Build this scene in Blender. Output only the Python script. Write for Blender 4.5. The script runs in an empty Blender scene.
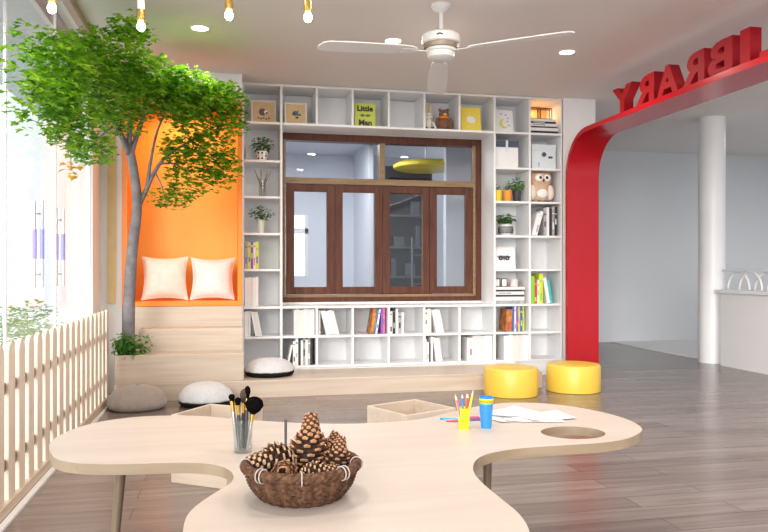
import bpy, bmesh, math, random
from mathutils import Matrix, Vector, Euler
R = math.radians
rnd = random.Random(7)
scene = bpy.context.scene
COL = scene.collection

# ------------------------------------------------------------------ camera, world, lights, exposure
cam_d = bpy.data.cameras.new('camera')
cam_d.sensor_width = 36.0
cam_d.lens = 739.0 / 768.0 * 36.0
cam_d.shift_y = 3.6 / 768.0
cam_d.clip_start = 0.05
cam_d.clip_end = 200
cam = bpy.data.objects.new('camera', cam_d)
cam.location = (0, 0, 1.1)
cam.rotation_euler = (R(90), 0, -math.atan(156 / 739))
COL.objects.link(cam)
scene.camera = cam

world = bpy.data.worlds.new('daylight')
scene.world = world
world.use_nodes = True
wn = world.node_tree.nodes
wn['Background'].inputs[0].default_value = (0.93, 0.96, 1.0, 1)
wn['Background'].inputs[1].default_value = 1.25

scene.view_settings.view_transform = 'Standard'
scene.view_settings.look = 'None'
scene.view_settings.gamma = 1.0
scene.view_settings.use_curve_mapping = False
scene.view_settings.exposure = 0.32
scene.cycles.max_bounces = 10
scene.cycles.transparent_max_bounces = 16
scene.cycles.sample_clamp_indirect = 6.0
scene.cycles.use_denoising = True


def area_lamp(name, loc, size, power, color=(1, 1, 1), rot=(0, 0, 0), size_y=None, parent=None):
    d = bpy.data.lights.new(name, 'AREA')
    d.energy = power
    d.color = color
    d.shape = 'DISK' if size_y is None else 'RECTANGLE'
    d.size = size
    if size_y is not None:
        d.size_y = size_y
    o = bpy.data.objects.new(name, d)
    o.location = loc
    o.rotation_euler = rot
    COL.objects.link(o)
    if parent:
        o.parent = parent
    return o


def sun_lamp(name, direction, strength, angle, color):
    d = bpy.data.lights.new(name, 'SUN')
    d.energy = strength
    d.angle = R(angle)
    d.color = color
    o = bpy.data.objects.new(name, d)
    o.rotation_euler = Vector(direction).to_track_quat('-Z', 'Y').to_euler()
    o.location = (-5, -2, 6)
    COL.objects.link(o)
    return o


sun_lamp('hazy_sun', (0.42, 0.90, -0.26), 3.4, 35, (1.0, 0.965, 0.92))

# ------------------------------------------------------------------ materials
MATS = {}


def mat(name, color, rough=0.5, metal=0.0, var=0.04, scale=12.0, spec=0.5, trans=0.0, coat=0.0, bump=0.0,
        emit=None, estr=0.0, color2=None, sheen=0.0):
    m = bpy.data.materials.new(name)
    m.use_nodes = True
    nt = m.node_tree
    b = nt.nodes['Principled BSDF']
    tc = nt.nodes.new('ShaderNodeTexCoord')
    no = nt.nodes.new('ShaderNodeTexNoise')
    no.inputs['Scale'].default_value = scale
    no.inputs['Detail'].default_value = 3
    nt.links.new(tc.outputs['Object'], no.inputs['Vector'])
    ramp = nt.nodes.new('ShaderNodeValToRGB')
    ramp.color_ramp.elements[0].position = 0.3
    ramp.color_ramp.elements[1].position = 0.7
    c1 = [max(0, c * (1 - var)) for c in color]
    c2 = list(color2) if color2 else [min(1, c * (1 + var)) for c in color]
    ramp.color_ramp.elements[0].color = (*c1, 1)
    ramp.color_ramp.elements[1].color = (*c2, 1)
    nt.links.new(no.outputs['Fac'], ramp.inputs[0])
    nt.links.new(ramp.outputs[0], b.inputs['Base Color'])
    b.inputs['Roughness'].default_value = rough
    b.inputs['Metallic'].default_value = metal
    b.inputs['Specular IOR Level'].default_value = spec
    b.inputs['Transmission Weight'].default_value = trans
    b.inputs['Coat Weight'].default_value = coat
    b.inputs['Sheen Weight'].default_value = sheen
    if emit:
        b.inputs['Emission Color'].default_value = (*emit, 1)
        b.inputs['Emission Strength'].default_value = estr
    if bump:
        bp = nt.nodes.new('ShaderNodeBump')
        bp.inputs['Strength'].default_value = bump
        bp.inputs['Distance'].default_value = 0.003
        n2 = nt.nodes.new('ShaderNodeTexNoise')
        n2.inputs['Scale'].default_value = scale * 12
        nt.links.new(tc.outputs['Object'], n2.inputs['Vector'])
        nt.links.new(n2.outputs['Fac'], bp.inputs['Height'])
        nt.links.new(bp.outputs[0], b.inputs['Normal'])
    MATS[name] = m
    return m


def wood(name, ca, cb, rough=0.4, along='X', scale=3.0, stretch=14.0, spec=0.5, coat=0.0):
    m = bpy.data.materials.new(name)
    m.use_nodes = True
    nt = m.node_tree
    b = nt.nodes['Principled BSDF']
    tc = nt.nodes.new('ShaderNodeTexCoord')
    mp = nt.nodes.new('ShaderNodeMapping')
    s = [scale * stretch] * 3
    s['XYZ'.index(along)] = scale
    mp.inputs['Scale'].default_value = s
    nt.links.new(tc.outputs['Object'], mp.inputs[0])
    no = nt.nodes.new('ShaderNodeTexNoise')
    no.inputs['Scale'].default_value = 1.0
    no.inputs['Detail'].default_value = 5
    no.inputs['Distortion'].default_value = 0.6
    nt.links.new(mp.outputs[0], no.inputs['Vector'])
    ramp = nt.nodes.new('ShaderNodeValToRGB')
    ramp.color_ramp.elements[0].position = 0.3
    ramp.color_ramp.elements[1].position = 0.7
    ramp.color_ramp.elements[0].color = (*ca, 1)
    ramp.color_ramp.elements[1].color = (*cb, 1)
    nt.links.new(no.outputs['Fac'], ramp.inputs[0])
    nt.links.new(ramp.outputs[0], b.inputs['Base Color'])
    b.inputs['Roughness'].default_value = rough
    b.inputs['Specular IOR Level'].default_value = spec
    b.inputs['Coat Weight'].default_value = coat
    MATS[name] = m
    return m


def floor_material():
    m = bpy.data.materials.new('plank_floor')
    m.use_nodes = True
    nt = m.node_tree
    b = nt.nodes['Principled BSDF']
    tc = nt.nodes.new('ShaderNodeTexCoord')
    br = nt.nodes.new('ShaderNodeTexBrick')
    br.inputs['Scale'].default_value = 1.0
    br.inputs['Brick Width'].default_value = 1.15
    br.inputs['Row Height'].default_value = 0.155
    br.inputs['Mortar Size'].default_value = 0.0022
    br.inputs['Mortar Smooth'].default_value = 0.3
    br.inputs['Bias'].default_value = 0.0
    br.offset = 0.37
    br.offset_frequency = 2
    br.inputs['Color1'].default_value = (0.185, 0.143, 0.128, 1)
    br.inputs['Color2'].default_value = (0.25, 0.203, 0.186, 1)
    br.inputs['Mortar'].default_value = (0.07, 0.05, 0.045, 1)
    nt.links.new(tc.outputs['Object'], br.inputs['Vector'])
    mp = nt.nodes.new('ShaderNodeMapping')
    mp.inputs['Scale'].default_value = (1.6, 26, 1)
    nt.links.new(tc.outputs['Object'], mp.inputs[0])
    no = nt.nodes.new('ShaderNodeTexNoise')
    no.inputs['Scale'].default_value = 1.0
    no.inputs['Detail'].default_value = 6
    no.inputs['Distortion'].default_value = 0.8
    nt.links.new(mp.outputs[0], no.inputs['Vector'])
    ramp = nt.nodes.new('ShaderNodeValToRGB')
    ramp.color_ramp.elements[0].position = 0.3
    ramp.color_ramp.elements[1].position = 0.72
    ramp.color_ramp.elements[0].color = (0.72, 0.70, 0.69, 1)
    ramp.color_ramp.elements[1].color = (1.18, 1.16, 1.15, 1)
    nt.links.new(no.outputs['Fac'], ramp.inputs[0])
    mx = nt.nodes.new('ShaderNodeMix')
    mx.data_type = 'RGBA'
    mx.blend_type = 'MULTIPLY'
    mx.inputs[0].default_value = 1.0
    nt.links.new(br.outputs['Color'], mx.inputs[6])
    nt.links.new(ramp.outputs[0], mx.inputs[7])
    nt.links.new(mx.outputs[2], b.inputs['Base Color'])
    b.inputs['Roughness'].default_value = 0.24
    b.inputs['Specular IOR Level'].default_value = 0.6
    bp = nt.nodes.new('ShaderNodeBump')
    bp.inputs['Strength'].default_value = 0.25
    bp.inputs['Distance'].default_value = 0.002
    inv = nt.nodes.new('ShaderNodeMath')
    inv.operation = 'SUBTRACT'
    inv.inputs[0].default_value = 1.0
    nt.links.new(br.outputs['Fac'], inv.inputs[1])
    nt.links.new(inv.outputs[0], bp.inputs['Height'])
    nt.links.new(bp.outputs[0], b.inputs['Normal'])
    return m


def glass_material(name, tint=(1, 1, 1), ior=1.5, rough=0.0, extra=0.0):
    m = bpy.data.materials.new(name)
    m.use_nodes = True
    nt = m.node_tree
    nt.nodes.remove(nt.nodes['Principled BSDF'])
    out = nt.nodes['Material Output']
    tr = nt.nodes.new('ShaderNodeBsdfTransparent')
    tr.inputs[0].default_value = (*tint, 1)
    gl = nt.nodes.new('ShaderNodeBsdfGlossy')
    gl.inputs['Roughness'].default_value = rough
    fr = nt.nodes.new('ShaderNodeFresnel')
    # the same reflectance at the front and the back face of a pane
    ge = nt.nodes.new('ShaderNodeNewGeometry')
    im = nt.nodes.new('ShaderNodeMix')
    im.inputs[2].default_value = ior
    im.inputs[3].default_value = 1.0 / ior
    nt.links.new(ge.outputs['Backfacing'], im.inputs[0])
    nt.links.new(im.outputs[0], fr.inputs['IOR'])
    ad = nt.nodes.new('ShaderNodeMath')
    ad.operation = 'ADD'
    ad.use_clamp = True
    ad.inputs[1].default_value = extra
    nt.links.new(fr.outputs[0], ad.inputs[0])
    mx = nt.nodes.new('ShaderNodeMixShader')
    nt.links.new(ad.outputs[0], mx.inputs[0])
    nt.links.new(tr.outputs[0], mx.inputs[1])
    nt.links.new(gl.outputs[0], mx.inputs[2])
    nt.links.new(mx.outputs[0], out.inputs[0])
    MATS[name] = m
    return m


def leaf_material(name, c1, c2, c3, scale=9.0):
    m = bpy.data.materials.new(name)
    m.use_nodes = True
    nt = m.node_tree
    b = nt.nodes['Principled BSDF']
    out = nt.nodes['Material Output']
    tc = nt.nodes.new('ShaderNodeTexCoord')
    no = nt.nodes.new('ShaderNodeTexNoise')
    no.inputs['Scale'].default_value = scale
    no.inputs['Detail'].default_value = 4
    no.inputs['Roughness'].default_value = 0.75
    nt.links.new(tc.outputs['Object'], no.inputs['Vector'])
    ramp = nt.nodes.new('ShaderNodeValToRGB')
    e = ramp.color_ramp.elements
    e[0].position = 0.35
    e[0].color = (*c1, 1)
    e[1].position = 0.68
    e[1].color = (*c3, 1)
    k = e.new(0.5)
    k.color = (*c2, 1)
    nt.links.new(no.outputs['Fac'], ramp.inputs[0])
    nt.links.new(ramp.outputs[0], b.inputs['Base Color'])
    b.inputs['Roughness'].default_value = 0.45
    tl = nt.nodes.new('ShaderNodeBsdfTranslucent')
    nt.links.new(ramp.outputs[0], tl.inputs[0])
    mx = nt.nodes.new('ShaderNodeMixShader')
    mx.inputs[0].default_value = 0.5
    nt.links.new(b.outputs[0], mx.inputs[1])
    nt.links.new(tl.outputs[0], mx.inputs[2])
    nt.links.new(mx.outputs[0], out.inputs[0])
    MATS[name] = m
    return m


WALL = mat('wall_paint', (0.87, 0.86, 0.85), 0.6, var=0.01, scale=2)
CEIL = mat('ceiling_paint', (0.77, 0.725, 0.70), 0.75, var=0.01, scale=2)
LOBBY = mat('lobby_paint', (0.64, 0.66, 0.685), 0.6, var=0.01, scale=2)
BACKROOM = mat('back_room_paint', (0.70, 0.72, 0.79), 0.6, var=0.01, scale=2)
WHITE = mat('white_lacquer', (0.86, 0.86, 0.87), 0.35, var=0.01, scale=4)
WHITE_MATTE = mat('white_matte', (0.85, 0.85, 0.85), 0.7, var=0.02)
ORANGE = mat('orange_laminate', (0.98, 0.27, 0.02), 0.4, var=0.03, scale=3)
ORANGE_BACK = mat('orange_back_panel', (1.0, 0.51, 0.09), 0.45, var=0.03, scale=2)
AMBER = mat('amber_strip', (0.80, 0.62, 0.30), 0.5, var=0.05)
RED = mat('red_lacquer', (0.43, 0.005, 0.012), 0.2, var=0.02, scale=3, spec=0.3)
RED_LETTER = mat('red_letter_paint', (0.33, 0.008, 0.014), 0.6, spec=0.2, var=0.04, scale=5)
YELLOW = mat('yellow_leatherette', (0.82, 0.55, 0.07), 0.35, var=0.03, scale=8, bump=0.1)
YELLOW_PL = mat('yellow_plastic', (0.98, 0.80, 0.02), 0.3, var=0.02)
BLUE_PL = mat('blue_plastic', (0.03, 0.25, 0.72), 0.3, var=0.02)
ORANGE_PL = mat('orange_plastic', (0.9, 0.28, 0.03), 0.3, var=0.02)
GREEN_PL = mat('green_plastic', (0.25, 0.62, 0.08), 0.3, var=0.02)
RED_PL = mat('red_plastic', (0.75, 0.03, 0.05), 0.3, var=0.02)
BLACK = mat('black_fabric', (0.012, 0.012, 0.013), 0.9, spec=0.1, var=0.2)
DARK = mat('dark_grey', (0.045, 0.045, 0.05), 0.45, var=0.1)
GREYBOX = mat('pale_grey_card', (0.70, 0.76, 0.78), 0.55, var=0.03)
CHARCOAL = mat('charcoal_lid', (0.06, 0.08, 0.12), 0.5, var=0.15)
TAN = mat('tan_print', (0.66, 0.47, 0.25), 0.6, var=0.08, scale=25)
CREAMW = mat('cream_wood_frame', (0.85, 0.79, 0.70), 0.45, var=0.03)
LIME = mat('lime_print', (0.62, 0.70, 0.12), 0.5, var=0.04)
YPRINT = mat('yellow_print', (0.90, 0.72, 0.10), 0.5, var=0.05, scale=30)
TURQ = mat('turquoise_cover', (0.05, 0.50, 0.52), 0.45, var=0.03)
PURPLE = mat('purple_cover', (0.25, 0.10, 0.45), 0.45, var=0.08)
BLUEB = mat('blue_cover', (0.05, 0.14, 0.45), 0.45, var=0.05)
GREENB = mat('green_cover', (0.22, 0.62, 0.06), 0.45, var=0.05)
LIMEB = mat('lime_cover', (0.62, 0.72, 0.05), 0.45, var=0.05)
REDB = mat('red_cover', (0.62, 0.05, 0.04), 0.45, var=0.05)
ORB = mat('orange_cover', (0.85, 0.25, 0.03), 0.45, var=0.05)
BROWNB = mat('brown_cover', (0.22, 0.07, 0.03), 0.45, var=0.2, color2=(0.75, 0.30, 0.06), scale=18)
PINKB = mat('pink_cover', (0.78, 0.16, 0.36), 0.45, var=0.05)
WHITEB = mat('white_cover', (0.84, 0.83, 0.82), 0.5, var=0.02)
GREYB = mat('grey_cover', (0.38, 0.38, 0.39), 0.5, var=0.25, scale=30)
BLACKB = mat('black_cover', (0.03, 0.03, 0.035), 0.45, var=0.2)
MAROON = mat('maroon_cover', (0.25, 0.015, 0.05), 0.45, var=0.1)
WHITES = [WHITEB, mat('off_white_cover', (0.70, 0.69, 0.69), 0.5, var=0.03), mat('ivory_cover', (0.76, 0.73, 0.69), 0.5, var=0.03)]
PAGES = mat('book_pages', (0.84, 0.81, 0.75), 0.8, var=0.06, scale=120)
INK = mat('ink', (0.03, 0.03, 0.03), 0.6, var=0.0)
METAL = mat('brushed_metal', (0.62, 0.62, 0.64), 0.25, 1.0, var=0.03)
GOLD = mat('brass', (0.72, 0.48, 0.14), 0.25, 1.0, var=0.05)
BRISTLE = mat('black_bristles', (0.006, 0.005, 0.006), 1.0, spec=0.0, var=0.4, scale=80, bump=0.6)
BRISTLEB = mat('brown_bristles', (0.07, 0.04, 0.03), 0.8, var=0.4, scale=80, bump=0.6)
FABRIC_GREY = mat('taupe_linen', (0.33, 0.275, 0.24), 0.85, var=0.08, scale=30, bump=0.5, sheen=0.3)
FABRIC_WHITE = mat('pale_grey_fabric', (0.62, 0.62, 0.64), 0.85, var=0.06, scale=40, bump=0.25, sheen=0.3)
PILLOW = mat('cream_pillow_fabric', (0.80, 0.78, 0.70), 0.85, var=0.06, scale=18, bump=0.3)
PILLOW2 = mat('white_pillow_fabric', (0.84, 0.80, 0.78), 0.85, var=0.05, scale=25, bump=0.3)
BARK = mat('grey_bark', (0.20, 0.18, 0.19), 0.75, var=0.25, scale=14, bump=0.8)
SOIL = mat('dark_soil', (0.05, 0.035, 0.025), 0.95, var=0.4, scale=60, bump=1)
WICKER = mat('brown_wicker', (0.10, 0.045, 0.025), 0.85, var=0.3, scale=90, spec=0.1, color2=(0.26, 0.135, 0.085), bump=1)
TIE = mat('pale_tie_cord', (0.50, 0.45, 0.40), 0.7)
CONE_CORE = mat('cone_core', (0.035, 0.018, 0.012), 0.8, var=0.3)
CONE_SCALE = mat('cone_scale', (0.11, 0.05, 0.03), 0.75, spec=0.15, var=0.3, scale=60)
CONE_TIP = mat('cone_tip', (0.52, 0.34, 0.21), 0.7, spec=0.2, var=0.2, scale=60)
CONE_TIP2 = mat('cone_tip_warm', (0.45, 0.23, 0.12), 0.7, spec=0.2, var=0.2, scale=60)
PURPLE_GRIP = mat('violet_grip', (0.30, 0.30, 0.62), 0.4)
OWL_BODY = mat('owl_beige', (0.62, 0.42, 0.27), 0.6, var=0.1, scale=20)
OWL_WING = mat('owl_wing', (0.82, 0.72, 0.62), 0.6, var=0.03)
TOY_BROWN = mat('toy_brown', (0.22, 0.11, 0.06), 0.8, var=0.2, scale=40)
TOY_CREAM = mat('toy_cream', (0.80, 0.76, 0.66), 0.8, var=0.05)
MOON = mat('moon_yellow', (0.78, 0.72, 0.10), 0.5)
PAPER = mat('paper', (0.88, 0.88, 0.88), 0.7, var=0.01)
SKETCH = mat('sketch_grey', (0.45, 0.45, 0.50), 0.7)
PALEGREEN = mat('pale_vase', (0.70, 0.74, 0.62), 0.35)
COPPER = mat('copper_wire', (0.25, 0.09, 0.03), 0.4, 0.6)
TWIG = mat('twig', (0.33, 0.27, 0.18), 0.8)
CABINET = mat('slate_cabinet', (0.035, 0.042, 0.055), 0.4, var=0.05)
LAMP_E = mat('lamp_diffuser', (1, 1, 1), 0.5, emit=(1.0, 0.95, 0.88), estr=9)
BULB_E = mat('bulb_glass', (1, 1, 1), 0.3, emit=(1.0, 0.80, 0.45), estr=40)
FAN_WHITE = mat('fan_white', (0.80, 0.79, 0.78), 0.35, var=0.01)
FAN_MESH = mat('fan_vent', (0.35, 0.28, 0.22), 0.4, 0.7)

OAK = wood('pale_oak', (0.55, 0.44, 0.345), (0.655, 0.545, 0.45), 0.38, 'X', 1.5, 16)
OAKZ = wood('pale_oak_upright', (0.70, 0.57, 0.46), (0.80, 0.69, 0.58), 0.45, 'Z', 2.0, 14)
OAKY = wood('pale_oak_long', (0.50, 0.39, 0.29), (0.61, 0.495, 0.39), 0.45, 'Y', 2.0, 14)
TABLETOP = wood('table_veneer', (0.525, 0.445, 0.385), (0.585, 0.51, 0.45), 0.42, 'X', 1.2, 12)
TABLE_EDGE = wood('table_edge', (0.28, 0.20, 0.13), (0.36, 0.27, 0.18), 0.5, 'X', 2, 10)
LEGWOOD = wood('leg_wood', (0.14, 0.09, 0.055), (0.21, 0.145, 0.09), 0.4, 'Z', 3, 10)
WALNUT = wood('walnut_frame', (0.075, 0.024, 0.014), (0.145, 0.052, 0.030), 0.4, 'Z', 3, 10, spec=0.25)
WALNUT_H = wood('walnut_frame_flat', (0.085, 0.030, 0.018), (0.16, 0.062, 0.038), 0.35, 'X', 3, 10)
BRONZE = wood('bronze_wood', (0.20, 0.12, 0.05), (0.30, 0.20, 0.10), 0.35, 'X', 3, 10)
RAIL = wood('rail_wood', (0.36, 0.24, 0.15), (0.46, 0.33, 0.22), 0.5, 'Y', 2, 10)
FLOOR = floor_material()
GLASS = glass_material('window_glass', (0.99, 1.0, 1.0), 1.40, 0.0, 0.0)
GLASS_WALL = glass_material('glass_wall_pane', (0.985, 1.0, 1.0), 1.27, 0.0, 0.0)
TUMBLER = glass_material('tumbler_glass', (0.90, 0.93, 0.92), 1.45, 0.02, 0.06)
LEAF = leaf_material('tree_leaf', (0.04, 0.16, 0.010), (0.19, 0.46, 0.02), (0.56, 0.76, 0.06), 9)
LEAF2 = leaf_material('plant_leaf', (0.02, 0.09, 0.02), (0.06, 0.20, 0.03), (0.18, 0.42, 0.07), 30)
LEAF3 = leaf_material('shrub_leaf', (0.05, 0.20, 0.03), (0.12, 0.38, 0.06), (0.35, 0.62, 0.15), 20)

# ------------------------------------------------------------------ mesh helper


class MB:
    def __init__(self):
        self.v = []
        self.f = []
        self.m = []

    def add(self, vs, fs, mi=0, xf=None):
        b = len(self.v)
        for p in vs:
            p = Vector(p)
            if xf is not None:
                p = xf @ p
            self.v.append(tuple(p))
        for f in fs:
            self.f.append([b + i for i in f])
            self.m.append(mi)
        return self

    def box(self, x0, x1, y0, y1, z0, z1, mi=0, xf=None):
        vs = [(x0, y0, z0), (x1, y0, z0), (x1, y1, z0), (x0, y1, z0), (x0, y0, z1), (x1, y0, z1), (x1, y1, z1), (x0, y1, z1)]
        fs = [(0, 3, 2, 1), (4, 5, 6, 7), (0, 1, 5, 4), (1, 2, 6, 5), (2, 3, 7, 6), (3, 0, 4, 7)]
        return self.add(vs, fs, mi, xf)

    def tube(self, pts, rads, n=10, mi=0, xf=None, cap=True):
        pts = [Vector(p) for p in pts]
        if not isinstance(rads, (list, tuple)):
            rads = [rads] * len(pts)
        vs, fs = [], []
        prev = None
        for i, p in enumerate(pts):
            if i == 0:
                t = pts[1] - pts[0]
            elif i == len(pts) - 1:
                t = pts[-1] - pts[-2]
            else:
                t = (pts[i + 1] - pts[i - 1])
            t.normalize()
            if prev is None:
                a = Vector((0, 0, 1)) if abs(t.z) < 0.9 else Vector((1, 0, 0))
                u = t.cross(a).normalized()
            else:
                u = (prev - t * prev.dot(t)).normalized()
            prev = u
            w = t.cross(u)
            for k in range(n):
                a = 2 * math.pi * k / n
                vs.append(p + (u * math.cos(a) + w * math.sin(a)) * rads[i])
        for i in range(len(pts) - 1):
            for k in range(n):
                k2 = (k + 1) % n
                fs.append((i * n + k, i * n + k2, (i + 1) * n + k2, (i + 1) * n + k))
        if cap:
            fs.append(tuple(reversed(range(n))))
            fs.append(tuple((len(pts) - 1) * n + k for k in range(n)))
        return self.add(vs, fs, mi, xf)

    def lathe(self, prof, n=28, mi=0, xf=None, closed=False, fn=None):
        vs, fs = [], []
        for j, (r, z) in enumerate(prof):
            for k in range(n):
                a = 2 * math.pi * k / n
                rr = r if fn is None else r * fn(a, j)
                vs.append((rr * math.cos(a), rr * math.sin(a), z))
        for j in range(len(prof) - 1):
            for k in range(n):
                k2 = (k + 1) % n
                fs.append((j * n + k, j * n + k2, (j + 1) * n + k2, (j + 1) * n + k))
        if not closed:
            if prof[0][0] > 1e-4:
                fs.append(tuple(reversed(range(n))))
            if prof[-1][0] > 1e-4:
                fs.append(tuple((len(prof) - 1) * n + k for k in range(n)))
        return self.add(vs, fs, mi, xf)

    def ball(self, c, r, mi=0, n=16, m=10, xf=None):
        if not isinstance(r, (list, tuple)):
            r = (r, r, r)
        prof = [(max(1e-5, math.sin(math.pi * j / m)), -math.cos(math.pi * j / m)) for j in range(m + 1)]
        t = Matrix.Translation(c) @ Matrix.Diagonal((r[0], r[1], r[2], 1))
        if xf is not None:
            t = xf @ t
        return self.lathe(prof, n, mi, t)

    def prism(self, poly, z0, z1, mi=0, xf=None):
        n = len(poly)
        vs = [(x, y, z0) for x, y in poly] + [(x, y, z1) for x, y in poly]
        fs = [tuple(reversed(range(n))), tuple(range(n, 2 * n))]
        for i in range(n):
            j = (i + 1) % n
            fs.append((i, j, n + j, n + i))
        return self.add(vs, fs, mi, xf)

    def build(self, name, mats, parent=None, loc=None, rot=None, smooth=False, bevel=0.0, subsurf=0, seg=2):
        me = bpy.data.meshes.new(name)
        me.from_pydata(self.v, [], self.f)
        if not isinstance(mats, (list, tuple)):
            mats = [mats]
        for m_ in mats:
            me.materials.append(m_)
        me.polygons.foreach_set('material_index', self.m)
        me.update()
        if smooth:
            me.polygons.foreach_set('use_smooth', [True] * len(me.polygons))
        o = bpy.data.objects.new(name, me)
        COL.objects.link(o)
        if smooth == 'auto':
            me.set_sharp_from_angle(angle=R(38))
        if bevel:
            b = o.modifiers.new('bevel', 'BEVEL')
            b.width = bevel
            b.segments = seg
            b.limit_method = 'ANGLE'
            b.angle_limit = R(50)
        if subsurf:
            s = o.modifiers.new('sub', 'SUBSURF')
            s.levels = s.render_levels = subsurf
        if parent:
            o.parent = parent
        if loc is not None:
            o.location = loc
        if rot is not None:
            o.rotation_euler = rot
        return o


def tag(o, label=None, cat=None, group=None, kind=None):
    if label:
        o['label'] = label
    if cat:
        o['category'] = cat
    if group:
        o['group'] = group
    if kind:
        o['kind'] = kind
    return o


def thing(name, loc, label, cat, group=None, rot=(0, 0, 0)):
    o = bpy.data.objects.new(name, None)
    o.empty_display_size = 0.1
    COL.objects.link(o)
    o.location = loc
    o.rotation_euler = rot
    return tag(o, label, cat, group)


def struct(o):
    o['kind'] = 'structure'
    return o


def copy_thing(root, loc, rot=None, label=None, group=None):
    r = root.copy()
    COL.objects.link(r)
    r.location = loc
    if rot is not None:
        r.rotation_euler = rot
    if label:
        r['label'] = label
    if group:
        r['group'] = group
    for ch in list(root.children):
        c = ch.copy()
        COL.objects.link(c)
        c.parent = r
        for g in ch.children:
            d = g.copy()
            COL.objects.link(d)
            d.parent = c
    return r


def text_mesh(name, s, size, extrude, material, parent=None, loc=(0, 0, 0), rot=(0, 0, 0), offset=0.0, align='CENTER', fit=None):
    cu = bpy.data.curves.new(name, 'FONT')
    cu.body = s
    cu.size = size
    cu.extrude = extrude
    cu.offset = offset
    cu.align_x = align
    cu.resolution_u = 4
    tmp = bpy.data.objects.new(name + '_curve', cu)
    COL.objects.link(tmp)
    dg = bpy.context.evaluated_depsgraph_get()
    me = bpy.data.meshes.new_from_object(tmp.evaluated_get(dg))
    bpy.data.objects.remove(tmp)
    bpy.data.curves.remove(cu)
    if fit:
        xs = [v.co.x for v in me.vertices]
        ys = [v.co.y for v in me.vertices]
        x0, x1, y0, y1 = min(xs), max(xs), min(ys), max(ys)
        for v in me.vertices:
            v.co.x = (v.co.x - x0) / (x1 - x0) * fit[0]
            v.co.y = (v.co.y - y0) / (y1 - y0) * fit[1]
    me.name = name
    me.materials.clear()
    me.materials.append(material)
    o = bpy.data.objects.new(name, me)
    COL.objects.link(o)
    o.location = loc
    o.rotation_euler = rot
    if parent:
        o.parent = parent
    return o


CEIL_Z = 2.90
GX = -1.13       # plane of the glass wall
YB = 7.20        # front of the bookcase
YW = 7.58        # face of the back wall

# ------------------------------------------------------------------ the room
struct(MB().box(-1.30, 5.66, -2.0, 10.24, -0.10, 0.0).build('floor', FLOOR))
struct(MB().box(5.66, 8.6, -2.0, 10.24, -0.10, 0.012).build('floor_stair_landing', WHITE_MATTE))
struct(MB().box(-1.30, 8.6, -2.0, 10.24, CEIL_Z, CEIL_Z + 0.12).build('ceiling', CEIL))

# back wall with the hole for the window
WX0, WX1, WZ0, WZ1 = 0.50, 2.675, 0.765, 2.50
wb = MB()
wb.box(-1.30, WX0, YW, YW + 0.15, 0, CEIL_Z)
wb.box(WX1, 3.81, YW, YW + 0.15, 0, CEIL_Z)
wb.box(WX0, WX1, YW, YW + 0.15, 0, WZ0)
wb.box(WX0, WX1, YW, YW + 0.15, WZ1, CEIL_Z)
struct(wb.build('wall_back', WALL))
struct(MB().box(3.43, 3.81, YB, YW, 0, CEIL_Z).build('wall_end', WALL))
struct(MB().box(3.70, 3.81, YW + 0.15, 10.24, 0, CEIL_Z).build('wall_partition', LOBBY))
struct(MB().box(3.70, 8.6, 10.24, 10.36, 0, CEIL_Z).build('wall_lobby', LOBBY))
struct(MB().box(8.6, 8.72, -2.0, 10.36, 0, CEIL_Z).build('wall_right', LOBBY))
struct(MB().box(-1.30, GX + 0.03, 6.50, YW, 0, CEIL_Z).build('wall_left', WALL))
nf = MB()
nf.box(GX + 0.03, -0.925, 6.93, 7.05, 0, CEIL_Z)
struct(nf.build('wall_niche_side', WALL))
struct(MB().box(-0.925, 0.128, 6.93, 7.05, 2.662, CEIL_Z).build('wall_niche_head', WALL))
struct(MB().box(-1.045, -0.975, 6.915, 6.93, 0.80, CEIL_Z).build('trim_1', AMBER))
# ceiling ridge and dark head frame above the glass wall
struct(MB().box(-1.06, -1.01, -2.0, 6.93, CEIL_Z - 0.05, CEIL_Z).build('trim_2', mat('warm_ridge', (0.50, 0.36, 0.30), 0.6)))
struct(MB().box(-1.24, -1.165, -2.0, 6.50, CEIL_Z - 0.03, CEIL_Z).build('trim_3', WALNUT))
struct(MB().box(-0.953, -0.925, -2.0, 6.43, 0, 0.012).build('trim_4', WHITE))

# lobby half wall with a ringed balustrade, and a round column
half = MB().box(5.53, 5.66, -1.0, 7.50, 0, 0.83)
struct(half.build('wall_half', WHITE))
struct(MB().box(5.50, 5.70, -1.0, 7.56, 0.83, 0.87).build('trim_5', WHITE, bevel=0.006))
bal = thing('balustrade', (5.60, 7.30, 0.87), 'white balustrade of overlapping arches on the half wall', 'railing')
arc = MB()
for k in range(16):
    cy = -0.36 * k * 0.62
    pts = [(0.012 * (-1) ** k, cy + 0.18 * math.cos(a), 0.005 + 0.20 * math.sin(a)) for a in [math.pi * j / 14 for j in range(15)]]
    arc.tube(pts, 0.014, 6)
arc.build('arches', WHITE, bal, smooth=True)
MB().box(-0.02, 0.02, -3.62, 0.24, 0.205, 0.235).build('top_rail', WHITE, bal, bevel=0.005)
col = MB().lathe([(0.15, 0.0), (0.15, CEIL_Z)], 40)
cc = struct(col.build('wall_column', WHITE, loc=(5.62, 7.78, 0), smooth='auto'))
bpy.context.view_layer.update()

# terrace outside the glass, with its canopy and pale shrubs
struct(MB().box(-9, -1.30, -2.0, 11, -0.12, -0.02).build('floor_terrace', mat('pale_paving', (0.75, 0.74, 0.72), 0.7)))
struct(MB().box(-2.16, -1.30, -2.0, 11, CEIL_Z, CEIL_Z + 0.12).build('ceiling_canopy', mat('canopy_grey', (0.50, 0.52, 0.55), 0.7)))


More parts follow.
